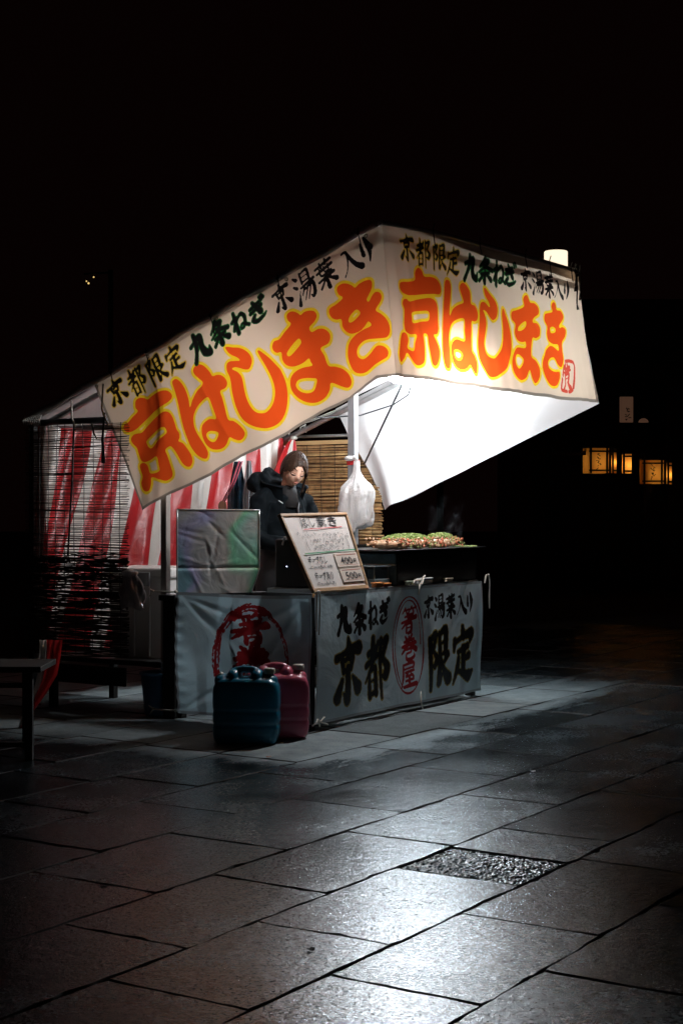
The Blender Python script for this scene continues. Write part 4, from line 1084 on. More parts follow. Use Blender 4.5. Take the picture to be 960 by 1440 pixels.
# ------------------------------------------------------------------ striped curtain along the back
def curtain():
    cr = cloth('curtain_red', (.50, .018, .022), (.6, .03, .03), .3, bump=.35, bscale=3, var=.08)
    cw = cloth('curtain_white', (.72, .66, .60), (.7, .62, .55), .3, bump=.35, bscale=3, var=.05)
    o = thing('striped_curtain', L(1.3, 2.0, 0), 'red and white striped festival curtain along the back of the stall', 'curtain')
    W = .192; s = -.5; i = 0
    H0 = 1.715; H1 = .30
    rgn = random.Random(3)
    per = 6
    def pos(s_, t):
        z = H0 + (H1 - H0) * t
        lean = .36 * math.exp(-max(0, s_) * .25) * (t ** 1.15) * 1.35
        u = s_ + .14 - lean + .03 * math.sin(3.5 * t + s_ * 5) * t
        if u < .10: u = .10 - .10 * (1 - math.exp(-(.10 - u) / .10)) + .0
        v = 1.99 + .045 * math.sin(s_ * 16 + 1.5 * t) * (.35 + .65 * t) + .03 * math.sin(s_ * 41 + 4 * t) * (1 - t) + .012 * math.sin(s_ * 23 - 9 * t)
        if s_ > 1.35:            # gathered and tied up towards the far corner
            g = (s_ - 1.35) / 1.3
            v -= .10 * math.sin(g * PI) * t; z -= .05 * math.sin((g * 7) * PI) * (1 - t) * .6
        return L(u, v, z)
    while s < 2.62:
        s1 = min(s + W * rgn.uniform(.95, 1.05), 2.62)
        P = np.zeros((per + 1, 46, 3))
        for a in range(per + 1):
            for b in range(46):
                P[a, b] = pos(s + (s1 - s) * a / per, b / 45)
        part('stripe', MB().grid(P), cr if i % 2 else cw, o)
        s = s1; i += 1
    mb = MB()
    for k in range(9):
        q = L(.1 + .3 * k, 2.03, 1.735); mb.tube([q + Z * .02, q - Z * .03], .006, 6); mb.tube([q + Z * .0 - V * .02, q + U * .03 - V * .03 - Z * .04], .004, 6)
    part('ties', mb, M_rope, o, kind='stuff')
curtain()
def gathered_end():
    cw = MATS['curtain_white']; cr = MATS['curtain_red']
    o = thing('gathered_cloth', L(2.55, 1.97, 1.2), 'gathered end of white and red cloth tied up beside the brown reed blind', 'cloth')
    top = L(2.60, 1.93, 1.735)
    for k, (a, b, m) in enumerate(((-.30, -.19, cr), (-.19, -.02, cw), (-.02, .035, cr))):
        n, h = 14, 30; P = np.zeros((n, h, 3))
        for i in range(n):
            for j in range(h):
                s = (a + (b - a) * i / (n - 1)); t = j / (h - 1); f = .12 + .88 * min(1, t * 1.9) ** .7
                P[i, j] = top + U * (s * f * 1.25 + .02) - V * (.05 * math.sin(s * 60 + 2 * t) * f * .6 + .02 + .1 * t) - Z * (t * .75) - U * (t * .15)
        part('stripe', MB().grid(P), m, o)
    part('knot', MB().tube([top + Z * .01 - U * .03 - V * .03, top + Z * .012 + U * .03 - V * .03, top + U * .02 + V * .02], .012, 8), M_rope, o)
gathered_end()
def outer_cloth():
    cw = MATS['curtain_white']; cr = MATS['curtain_red']
    o = thing('hanging_cloth', Vector((-1.66, 8.5, .3)), 'lower end of a red and white cloth hanging in the dark behind the wooden bench', 'cloth')
    Y = 8.5
    def px(x, y): return Vector(((x - 480) / F * Y, Y, CH - (y - 718) / F * Y))
    rowsL = [(56, 900), (54, 925), (52, 950), (46, 975), (34, 1000), (24, 1032)]
    rowsM = [(66, 900), (66, 925), (60, 955), (52, 975), (41, 1000), (27, 1030)]
    rowsR = [(88, 900), (86, 925), (82, 948), (66, 975), (47, 1000), (31, 1028)]
    def strip(a, b, m):
        P = np.zeros((8, 26, 3)); A_ = edge(a); B_ = edge(b)
        for i in range(8):
            for j in range(26):
                t = j / 25; q = A_(t).lerp(B_(t), i / 7); P[i, j] = q + Vector((0, .02 * math.sin(i * 1.3 + t * 5), 0))
        part('stripe', MB().grid(P), m, o)
    def edge(pts):
        w = [px(*p) for p in pts]
        def at(t):
            k = min(int(t * 5), 4); return w[k].lerp(w[k + 1], t * 5 - k)
        return at
    strip(rowsL, rowsM, cw); strip(rowsM, rowsR, cr)
outer_cloth()

# ------------------------------------------------------------------ reed blinds
def blind(name_label, u, v0, v1, z0, z1, m, pitch, rad, seed, threads, dense_below=None, tangle=True, top_bar=None):
    r = random.Random(seed)
    o = thing('reed_blind', L(u, (v0 + v1) / 2, z0), name_label, 'blind')
    mb = MB(); z = z0
    while z < z1:
        dense = dense_below is not None and z < dense_below
        k = 9; pts = []; a = r.uniform(-.006, .006); sag = r.uniform(-.005, .005); vv0 = v0 - r.uniform(0, .025); vv1 = v1 + r.uniform(0, .015)
        ph = r.random() * 6
        for i in range(k):
            t = i / (k - 1)
            pts.append(L(u + r.uniform(-.003, .003), vv0 + (vv1 - vv0) * t, z + a * (t - .5) + sag * math.sin(PI * t) + .0022 * math.sin(ph + 9 * t) + (r.uniform(-.004, .004) if dense and tangle else 0)))
        rr = rad * r.uniform(.55, 1.25) * (1.6 if dense else 1)
        mb.tube(pts, [rr * r.uniform(.7, 1.2) for _ in pts], 5, m=r.choice(range(len(m))), cap=False)
        z += pitch * r.uniform(.55, 1.35) * (.48 if dense else 1)
    part('reeds', mb, m, o, kind='stuff')
    for i in range(threads):
        v = v0 + (v1 - v0) * (i + .5) / threads
        pts = [L(u - .006, v + r.uniform(-.003, .003) + .01 * math.sin(i + t * 3), z0 + (z1 - z0) * t) for t in np.linspace(0, 1, 14)]
        part('binding_thread', MB().tube(pts, .0022, 4), M_cable, o)
    if top_bar: part('top_batten', MB().ubox(u - .010, u + .010, v0, v1, z1 - .005, z1 + .025, bevel=.002), top_bar, o)
    return o
M_reed_d2 = mat('grey_weathered_reed', (.12, .10, .08), .8, var=.4, vscale=30)
M_reed_d = mat('dark_weathered_reed', (.060, .048, .038), .8, var=.5, vscale=30)
M_reed_b = mat('warm_brown_reed', (.34, .19, .075), .65, var=.45, vscale=18)
M_reed_b3 = mat('deep_brown_reed', (.17, .085, .03), .7, var=.4, vscale=18)
M_reed_b4 = mat('straw_reed', (.50, .32, .14), .6, var=.3, vscale=18)
M_reed_b2 = mat('bamboo_batten', (.52, .33, .15), .5, var=.15, vscale=8)
bl = blind('dark see-through reed blind at the left side with the striped curtain showing through', -.02, 1.30, 2.10, .335, 1.72, [M_reed_d, M_reed_d, M_reed_d2], .0098, .0026, 4, 11, dense_below=.92)
# torn, tangled reeds in the lower part
mb = MB(); r = random.Random(9)
for i in range(170):
    v = r.uniform(1.30, 2.05); z = r.choice([r.uniform(.62, .95), r.uniform(.4, .95)]); ln = r.uniform(.05, .22); a = r.uniform(-.35, .35)
    mb.tube([L(-.028, v, z), L(-.034, v + ln * .5, z + a * ln * .5 + r.uniform(-.01, .01)), L(-.028, min(v + ln, 2.10), z + a * ln)], .0026, 4, cap=False)
part('broken_reeds', mb, M_reed_d, bl, kind='stuff')
mb = MB()
mb.tube([L(-.03, 2.10 - .8 * t, .925 - .02 * math.sin(t * 5)) for t in np.linspace(0, 1, 12)], .005, 5)
mb.tube([L(-.03, 1.70, 1.74), L(-.04, 1.705, 1.4), L(-.04, 1.74, .93)], .006, 6)
mb.tube([L(-.03, 1.46, 1.78), L(-.045, 1.462, 1.62), L(-.04, 1.46, 1.48)], [.006, .008, .012], 6)
mb.tube([L(-.03, 1.56, 1.72), L(-.045, 1.53, 1.66), L(-.05, 1.50, 1.62)], [.006, .007, .003], 6)
pieces('tie_cord', mb, M_cable, bl)
mb = MB()
for k in range(10):
    q = L(-.03, 2.10 - .015 * k, 1.75); mb.tube([q + Z * .03, q - U * .02, q - Z * .025 + V * .01], .004, 5)
mb.tube([L(-.03, 1.72, 1.86), L(-.05, 1.70, 1.76), L(-.03, 1.69, 1.70)], .006, 6)
mb.tube([L(-.03, 1.47, 1.95), L(-.05, 1.465, 1.80), L(-.04, 1.45, 1.75), L(-.04, 1.42, 1.70)], .006, 6)
pieces('tie_cord', mb, M_rope, bl)
blind('warm brown reed blind at the far side behind the woman', 2.70, 1.20, 2.12, .42, 1.70, [M_reed_b, M_reed_b4, M_reed_b3, M_reed_b], .0125, .0062, 6, 8, top_bar=M_reed_b2, tangle=False)
part('reed_backing', MB().ubox(2.712, 2.716, 1.23, 2.10, .43, 1.69), mat('inner_reeds', (.10, .055, .025), .8, var=.5, vscale=40), [o_ for o_ in COL.objects if o_.name.startswith('reed_blind')][-1])

# ------------------------------------------------------------------ griddle and food
gr = thing('griddle', L(1.45, .25, .75), 'black iron griddle on the counter with a wide thin hot plate', 'griddle')
part('body', MB().ubox(.95, 1.965, .03, .50, .752, .945, bevel=.005), M_black, gr)
part('end_panel', MB().ubox(.940, .949, .035, .495, .755, .942, bevel=.002), mat('blued_steel_panel', (.10, .16, .19), .35, .6, var=.3, vscale=12), gr)
part('panel_lip', MB().ubox(.925, .939, .03, .50, .872, .880, bevel=.001), M_frame, gr)
for i in range(4): part('vent_slot', MB().ubox(.934, .9395, .08 + .1 * i, .13 + .1 * i, .848, .856), M_black, gr)
part('hot_plate', MB().ubox(.86, 2.02, -.01, .54, .958, .966, bevel=.002), mat('seasoned_iron_plate', (.06, .062, .065), .25, .8, var=.4, vscale=8), gr)
part('plate_rim', MB().ubox(.86, 2.02, .541, .548, .958, .985), M_black, gr)
M_dough = mat('grilled_egg_roll', (.48, .20, .06), .45, var=.35, vscale=26, bump=.4, bscale=60, col2=(.72, .52, .34))
M_pink = mat('pickled_ginger', (.7, .22, .12), .4)
M_onion = mat('chopped_green_onion_leaf', (.26, .42, .07), .5, var=.3, vscale=60, col2=(.5, .62, .25))
r = random.Random(21)
spots = [(.99, 0), (1.09, 0), (1.20, 0), (1.31, 0), (1.42, 0), (1.53, 0), (1.65, 0), (1.76, 0)]
def food(i, u):
    o = thing('food_roll', L(u, .2, .966), 'rolled pancake topped with green onion, number along the griddle', 'food', 'rolled pancakes heaped on the griddle')
    mb = MB(); k = 10; v0_ = r.uniform(.03, .075); sk = r.uniform(-.03, .03); fat = r.uniform(.82, 1.12)
    pts = [L(u + sk * t + r.uniform(-.006, .006), v0_ + .22 * t, .966 + .027 + r.uniform(-.003, .006)) for t in np.linspace(0, 1, k)]
    mb.tube(pts, [.020 * fat, .030 * fat] + [r.uniform(.031, .039) * fat for _ in range(k - 4)] + [.030 * fat, .018], 10, flat=.7)
    part('roll', mb, M_dough, o)
    mb = MB()
    for q in range(70):
        c = L(u + r.uniform(-.055, .055), r.uniform(.02, .26), .966 + r.uniform(.012, .066)); mb.ball(c, r.uniform(.004, .010), n=5, k=3)
    part('ginger_and_flakes', mb, M_pink if i % 2 else M_dough, o, kind='stuff')
    return o
flab = ['leftmost rolled pancake at the pale left end of the row on the griddle', 'second rolled pancake from the left under thick green onion', 'third rolled pancake from the left under the tallest green onion', 'fourth rolled pancake from the left beneath green onion',
        'fifth rolled pancake from the left in the dip between the two onion heaps', 'sixth rolled pancake from the left starting the right onion heap', 'seventh rolled pancake from the left under the right onion heap', 'rightmost rolled pancake with orange edge on the griddle']
for i, (u, _) in enumerate(spots): food(i, u)['label'] = flab[i]
def onions():
    mb = MB()
    def hump(u):
        a = math.exp(-((u - 1.29) / .21) ** 4) * .030; b = math.exp(-((u - 1.73) / .11) ** 4) * .030
        return max(a, b)
    for i in range(2600):
        u = r.uniform(1.02, 1.88); h = hump(u)
        if h < .012 and r.random() < .85: continue
        v = r.gauss(.17, .055); w_ = max(0, 1 - ((v - .17) / .14) ** 2)
        z = .966 + .052 + h * w_ * r.random() ** .5 + .010 - .05 * (1 - w_)
        c = L(u, v, z); s = r.uniform(.0035, .007); d = Euler((r.random() * 6, r.random() * 6, r.random() * 6)).to_matrix()
        mb.add([c + d @ Vector((s, 0, 0)), c + d @ Vector((0, s, 0)), c + d @ Vector((-s, 0, .3 * s)), c + d @ Vector((0, -s, 0)), c + d @ Vector((0, 0, s * .8))], [(0, 1, 4), (1, 2, 4), (2, 3, 4), (3, 0, 4), (3, 2, 1, 0)])
    for i in range(90):
        c = L(r.uniform(1.88, 1.98), r.uniform(.02, .2), .969); mb.ball(c, r.uniform(.003, .006), n=5, k=3)
    solo('chopped_green_onion', mb, M_onion, L(1.4, .2, .99), 'pale green chopped onion heaped over the rolls on the griddle', 'food', kind='stuff')
onions()

# things on the counter
bx = thing('equipment_box', L(.55, .3, .75), 'black metal box with a bright rounded rim behind the price board', 'box')
part('body', MB().ubox(.42, .74, .26, .55, .752, 1.035, bevel=.012), M_black, bx)
mb = MB(); c = [L(.412, .5, 1.04), L(.412, .092, 1.04), L(.695, .092, 1.04), L(.695, .075, 1.035), L(.699, .075, .99)]
mb.tube([L(.415, .255, .98), L(.415, .255, 1.025), L(.43, .255, 1.040), L(.73, .255, 1.040), L(.745, .255, 1.028), L(.745, .255, .99)], .004, 6); part('rim', mb, M_frame, bx)
mb = MB().tube([L(.416, .38, 1.0), L(.41, .40, 1.045), L(.41, .47, 1.045), L(.416, .49, 1.0)], .006, 8); part('handle', mb, M_frame, bx)
part('indicator_light', MB().ball(L(.416, .46, .875), .003, n=8, k=6), mat('lit_indicator', (.6, .7, 1), .4, emit=(.6, .7, 1.0), estr=6), bx)
gl = mat('dark_glass_jar', (.12, .16, .17), .12, .0, var=.2, spec=.8, coat=.6)
jr = thing('glass_tray', L(.80, .14, .75), 'dark glass tray with sauce bottles beside the right edge of the price board', 'tray')
part('tray', MB().ubox(.725, .90, .05, .22, .753, .80, bevel=.006), gl, jr)
part('lid', MB().ubox(.72, .905, .045, .225, .868, .876, bevel=.003), gl, jr)
for a, b in ((.735, .06), (.89, .06), (.735, .21), (.89, .21)): part('upright', MB().ubox(a - .004, a + .004, b - .004, b + .004, .80, .868), gl, jr)
def small_box(name, u0, u1, v0, v1, z0, z1, m, lab, cat, cap=None):
    o = thing(name, L((u0 + u1) / 2, (v0 + v1) / 2, z0), lab, cat)
    part('body', MB().ubox(u0, u1, v0, v1, z0, z1, bevel=.006), m, o)
    part('lid', MB().ubox(u0 - .003, u1 + .003, v0 - .003, v1 + .003, z1, z1 + .008, bevel=.003), cap or m, o)
M_redp = mat('red_plastic', (.55, .04, .025), .35); M_whp = mat('white_plastic', (.7, .7, .68), .35); M_orp = mat('orange_packaging', (.6, .22, .06), .5, var=.3, vscale=40)
small_box('sauce_packet', .66, .74, .0, .035, .753, .775, M_orp, 'orange food packet next to the foot of the price board', 'packet')
small_box('sauce_packet', .76, .83, .0, .03, .753, .768, M_redp, 'flat red packet lying on the counter edge left of the rope bow', 'packet', M_orp)
small_box('food_container', 1.14, 1.32, -.005, .022, .753, .782, M_whp, 'white plastic food container just right of the rope bow', 'container', M_whp)
small_box('food_container', 1.50, 1.58, -.005, .022, .753, .770, mat('cream_plastic', (.6, .5, .4), .4), 'small cream container at the counter edge near the right end', 'container')
small_box('sauce_tub', 1.02, 1.10, -.005, .022, .753, .770, mat('pale_green_plastic', (.4, .46, .36), .4), 'pale green tub half hidden behind the rope bow', 'container')

# ------------------------------------------------------------------ plastic bag on the white post
def plastic_bag():
    pl = cloth('white_plastic_film', (.84, .82, .81), (.7, .68, .66), .3, gloss=.10, grough=.3, bump=.4, bscale=7, var=.03)
    c = L(1.975, .955, 1.20) - V * .0
    o = thing('plastic_bag', c + Z * .30, 'white plastic carrier bag hanging on the white post', 'bag')
    right = Vector((1, 0, 0)); toward = Vector((0, -1, 0))
    prof = [(0, .020), (.08, .024), (.13, .05), (.18, .095), (.22, .108), (.30, .112), (.38, .115), (.46, .105), (.475, .09)]
    n, k = 56, 46; P = np.zeros((n, k, 3)); rg = np.random.default_rng(4)
    ph = rg.random(6) * 6
    for i in range(n):
        th = 2 * PI * i / (n - 1)
        for j in range(k):
            t = j / (k - 1); zz = t * .475
            w = np.interp(zz, [p[0] for p in prof], [p[1] for p in prof])
            fold = 1 + .16 * math.sin(5 * th + 3 * t + ph[0]) * (.4 + t) * .6 + .08 * math.sin(11 * th - 6 * t + ph[1]) + .05 * math.sin(17 * th + 12 * t + ph[2])
            sx = w * fold; sy = w * .55 * fold
            drop = .02 * math.sin(2 * th + ph[3]) * t + .025 * (math.cos(th) > 0) * t
            P[i, j] = c + right * (math.cos(th) * sx - .012 * t) + toward * (math.sin(th) * sy + .05) + Z * (.34 - zz + drop)
    mb = MB().grid(P); part('film', mb, pl, o)
    b = P[:, -1, :].mean(0); mb = MB(); mb.add([tuple(b)] + [tuple(p) for p in P[:, -1, :]], [(0, i + 1, i + 2) for i in range(n - 1)], smooth=True); part('bottom', mb, pl, o)
    mb = MB().ball(c + Z * .355 - right * .05 + toward * .04, (.035, .02, .018), n=12, k=8); mb.tube([c + Z * .34 + toward * .05, c + Z * .365 - right * .01 + toward * .045, c + Z * .355 - right * .05 + toward * .04], .014, 8)
    part('knot', mb, pl, o)
plastic_bag()

# ------------------------------------------------------------------ back-left shelf, bin, buckets, hanging bags
sh = thing('low_shelf', L(.3, 1.5, 0), 'low dark wooden shelf at the back left carrying the white bin', 'shelf')
part('board', MB().ubox(.0, .62, 1.06, 1.96, .29, .32, bevel=.004), M_darkwood, sh)
for u, v in ((.40, 1.1), (.58, 1.1), (.03, 1.92), (.58, 1.92)): part('leg', MB().ubox(u - .02, u + .02, v - .02, v + .02, 0, .29), M_darkwood, sh)
part('front_plank', MB().ubox(.012, .03, 1.34, 1.94, .16, .27, bevel=.002), M_darkwood, sh)
bn = thing('storage_bin', L(.24, 1.30, .32), 'white plastic storage bin with a thick lid on the low shelf', 'bin')
M_bin = mat('off_white_bin_plastic', (.72, .71, .68), .45, var=.06, vscale=5)
BC = Vector((.30, 1.37)); BA = math.radians(15)
def RB(u, v, z):
    du, dv = u - BC.x, v - BC.y
    return L(BC.x + du * math.cos(BA) - dv * math.sin(BA), BC.y + du * math.sin(BA) + dv * math.cos(BA), z)
BX = (RB(1, 0, 0) - RB(0, 0, 0)).normalized(); BY = (RB(0, 1, 0) - RB(0, 0, 0)).normalized()
def taper(u0, u1, v0, v1, z0, z1, inset, m_name):
    mb = MB(); a = [(u0 + inset, v0 + inset), (u1 - inset, v0 + inset), (u1 - inset, v1 - inset), (u0 + inset, v1 - inset)]; b = [(u0, v0), (u1, v0), (u1, v1), (u0, v1)]
    mb.add([RB(*p, z0) for p in a] + [RB(*p, z1) for p in b], [(0, 1, 5, 4), (1, 2, 6, 5), (2, 3, 7, 6), (3, 0, 4, 7), (0, 3, 2, 1)]); return mb
part('tub', taper(.10, .50, 1.17, 1.57, .32, .80, .03, 0), M_bin, bn)
for v in (1.30, 1.40, 1.50): part('rib', MB().box(RB(.108, v, .56), (BX, BY, Z), (.010, .006, .225), 0, .003), M_bin, bn)
part('lid', MB().box(RB(.30, 1.37, .83), (BX, BY, Z), (.222, .222, .03), 0, .012), M_bin, bn)
part('clip', MB().box(RB(.075, 1.33, .795), (BX, BY, Z), (.010, .05, .04), 0, .004), mat('grey_clip', (.3, .32, .33), .4), bn)
pb = mat('thin_plastic_bag', (.62, .58, .56), .3, bump=.6, bscale=25, var=.1, vscale=20, trans=.2)
o = thing('plastic_bag', L(-.01, 1.25, .62), 'crumpled translucent bag hanging in front of the white bin', 'bag')
n, k = 26, 20; P = np.zeros((n, k, 3)); rg = np.random.default_rng(12)
for i in range(n):
    th = 2 * PI * i / (n - 1)
    for j in range(k):
        t = j / (k - 1); w = .035 + .035 * math.sin(min(1, t * 1.4) * PI * .5)
        f = 1 + .25 * math.sin(4 * th + 6 * t) + .15 * math.sin(9 * th - 4 * t)
        P[i, j] = L(-.045 + math.sin(th) * w * .4 * f, 1.245 + math.cos(th) * w * f * 1.1 - .02 * t, .83 - .20 * t + .012 * math.sin(3 * th))
part('film', MB().grid(P), pb, o)
part('gathered_top', MB().ball(L(-.045, 1.25, .835), (.05, .04, .022), n=12, k=8), pb, o)
bk = thing('bucket', L(.08, 1.13, 0), 'small blue plastic bucket on the ground behind the grey post', 'bucket')
M_bucket = mat('blue_bucket_plastic', (.06, .16, .30), .4)
part('pail', MB().lathe(L(.08, 1.13, 0), [(0, .005), (.085, .005), (.088, .01), (.112, .245), (.106, .245), (.083, .015)], 28), M_bucket, bk)
part('rim', MB().lathe(L(.08, 1.13, .24), [(.110, 0), (.121, .002), (.121, .014), (.107, .016), (.107, 0)], 28), mat('blue_rim', (.10, .26, .40), .35), bk)

hb = thing('hanging_bag', L(1.1, 1.86, 1.3), 'dark blue bag hanging on the curtain left of the woman', 'bag')
def drape(cx, y0, y1, wd, Yd, m, name, parent, seed, wtop=.35):
    r2 = random.Random(seed); n, k = 22, 26; P = np.zeros((n, k, 3)); p1, p2 = r2.random() * 6, r2.random() * 6
    for i in range(n):
        for j in range(k):
            s = i / (n - 1) - .5; t = j / (k - 1)
            x = cx + s * wd * (wtop + (1 - wtop) * min(1, t * 2.2)); y = y0 + (y1 - y0) * t
            yd = Yd - .03 * math.sin((s + .5) * PI) + .012 * math.sin(s * 17 + p1 + 3 * t) + .01 * math.sin(s * 31 + p2)
            P[i, j] = Vector(((x - 480) / F * yd, yd, CH - (y - 718) / F * yd))
    part(name, MB().grid(P), m, parent)
M_navy = mat('navy_glossy_bag', (.012, .03, .075), .25, var=.5, vscale=14, bump=.5, bscale=18, col2=(.02, .08, .13))
hb.location = Vector((-.66, 10.35, 1.3))
drape(334, 649, 760, 28, 10.35, M_navy, 'bag_body', hb, 3)
mb = MB(); a = plane_hit(337, 648, Vector((0, 10.28, 0)), Vector((0, 1, 0))); b = plane_hit(313, 706, Vector((0, 10.26, 0)), Vector((0, 1, 0)))
mb.tube([a, a.lerp(b, .5) + Vector((.01, 0, .0)), b], .006, 6); mb.tube([a + Vector((.02, 0, 0)), a.lerp(b, .5) + Vector((.028, 0, 0)), b + Vector((.012, 0, 0))], .005, 6)
part('pink_strap', mb, mat('pink_strap', (.55, .10, .16), .5), hb)
part('tag', MB().ball(b - Z * .03, (.03, .01, .04), n=10, k=8), mat('peach_tag', (.5, .28, .18), .6), hb)
wb = thing('hanging_bag', Vector((-.57, 10.30, 1.3)), 'pale translucent bag hanging between the dark blue bag and the woman', 'bag')
drape(350, 648, 750, 17, 10.30, mat('milky_bag', (.42, .46, .5), .35, bump=.5, bscale=20), 'bag_body', wb, 5)

# ------------------------------------------------------------------ water cans
def water_can(base, yaw, col, lab, cap_col):
    o = thing('water_can', base, lab, 'water can', 'plastic water cans in front of the stall')
    R_ = Matrix.Rotation(yaw, 3, 'Z'); ax = (R_ @ Vector((1, 0, 0)), R_ @ Vector((0, 1, 0)), Z)
    def W(x, y, z): return base + ax[0] * x + ax[1] * y + ax[2] * z
    m = mat('can_plastic_' + lab.split()[0], col, .28, var=.08, vscale=6, spec=.5)
    mb = MB()
    hw, hd = .172, .095
    n = 48
    def ring(sx, sy, z, p=5):
        out = []
        for i in range(n):
            t = 2 * PI * i / n; c, s = math.cos(t), math.sin(t)
            out.append(W(sx * math.copysign(abs(c) ** (2 / p), c), sy * math.copysign(abs(s) ** (2 / p), s), z))
        return out
    prof = [(.80, 0.0), (.90, .006), (.955, .025), (.99, .05), (1, .085), (.978, .095), (.978, .105), (1, .115), (1, .155), (.978, .165), (.978, .175), (1, .185), (1, .21), (1, .262), (.985, .285), (.95, .305), (.89, .32), (.78, .333), (.4, .342)]
    vs = []; fs = []
    for f_, z in prof: vs += ring(hw * f_, hd * f_ ** 1.2, z)
    for k in range(len(prof) - 1):
        for i in range(n): fs.append((k * n + i, k * n + (i + 1) % n, (k + 1) * n + (i + 1) % n, (k + 1) * n + i))
    fs.append(tuple(reversed(range(n)))); fs.append(tuple((len(prof) - 1) * n + i for i in range(n)))
    mb.add(vs, fs)
    # shoulders and moulded handle
    for x in (-.066, .056): mb.ball(W(x, 0, .334), (.040, .066, .050), Matrix((ax[0], ax[1], ax[2])).transposed(), n=14, k=10)
    mb.tube([W(-.062, 0, .372), W(-.02, 0, .381), W(.03, 0, .379), W(.052, 0, .370)], .019, 12)
    mb.ball(W(-.125, 0, .322), (.045, .060, .034), Matrix((ax[0], ax[1], ax[2])).transposed(), n=14, k=8)
    mb.ball(W(.118, 0, .322), (.045, .055, .035), Matrix((ax[0], ax[1], ax[2])).transposed(), n=14, k=8)
    rpart('tank', mb, .0055, m, o, smooth=3)
    cm = mat('cap_' + lab.split()[0], cap_col, .4)
    part('neck', MB().lathe(W(.118, 0, .345), [(.024, 0), (.024, .02)], 20), m, o)
    part('cap', MB().lathe(W(.118, 0, .358), [(0, .0), (.030, .0), (.031, .003), (.030, .024), (.026, .028), (0, .028)], 24), cm, o)
    a2 = (Vector((0, 0, 1)) * .8 - ax[0] * .6).normalized()
    part('cap', MB().lathe(W(-.135, 0, .338), [(0, 0), (.024, 0), (.024, .016), (.02, .02), (0, .02)], 20, axis=a2, xa=ax[1]), cm, o)
water_can(Vector((-.489, 7.98, .0)), math.radians(-4), (.008, .16, .26), 'blue plastic water can standing in front of the pink one', (.42, .40, .34))
water_can(Vector((-.345, 8.165, .0)), math.radians(6), (.50, .09, .15), 'pink plastic water can half hidden behind the blue one', (.5, .46, .40))

# ------------------------------------------------------------------ dark bench at the left
bench = thing('bench', Vector((-1.7, 7.5, 0)), 'dark wooden bench at the left edge, only its right end in view', 'bench')
part('seat', MB().box((-1.86, 7.60, .437), (Vector((1, 0, 0)), Vector((0, 1, 0)), Z), (.42, .20, .014), 0, .004), M_darkwood, bench)
for x, y in ((-1.50, 7.42), (-1.585, 7.78), (-2.16, 7.42), (-2.16, 7.82)):
    part('leg', MB().box((x, y, .212), (Vector((1, 0, 0)), Vector((0, 1, 0)), Z), (.019, .019, .211), 0, .003), M_darkwood, bench)
part('stretcher', MB().box((-1.83, 7.42, .36), (Vector((1, 0, 0)), Vector((0, 1, 0)), Z), (.31, .010, .012)), M_darkwood, bench)
part('stretcher', MB().box((-1.83, 7.42, .075), (Vector((1, 0, 0)), Vector((0, 1, 0)), Z), (.31, .010, .012)), M_darkwood, bench)

# ------------------------------------------------------------------ small litter
def litter(x, y, s, m, lab, cat, seed):
    q = plane_hit(x, y, Vector((0, 0, 0)), Z); r2 = random.Random(seed)
    mb = MB(); n = 9; pts = [q + Vector((math.cos(2 * PI * i / n) * s * r2.uniform(.6, 1.2), math.sin(2 * PI * i / n) * s * r2.uniform(.6, 1.3), .004 + r2.uniform(0, s * .5))) for i in range(n)]
    c = q + Z * (s * .6); mb.add([c] + pts, [(0, i + 1, (i + 1) % n + 1) for i in range(n)])
    solo(cat.replace(' ', '_'), mb, m, q, lab, cat)
litter(749, 1086, .016, mat('crumpled_paper', (.75, .72, .75), .5), 'tiny scrap of crumpled white paper lying on the wet paving at the right', 'paper scrap', 1)
litter(378, 1066, .014, mat('dry_leaf', (.22, .08, .03), .6), 'small brown fallen leaf just in front of the blue water can', 'leaf', 2)
litter(147, 1243, .016, mat('dark_leaf', (.02, .012, .01), .6), 'dark fallen leaf on the wet paving at the lower left', 'leaf', 3)
litter(437, 1338, .012, MATS['dark_leaf'], 'dark fallen leaf in the bright wet patch at the bottom of the frame', 'leaf', 5)
litter(808, 984, .018, MATS['dark_leaf'], 'dark leaf on the dry paving to the right of the counter', 'leaf', 6)

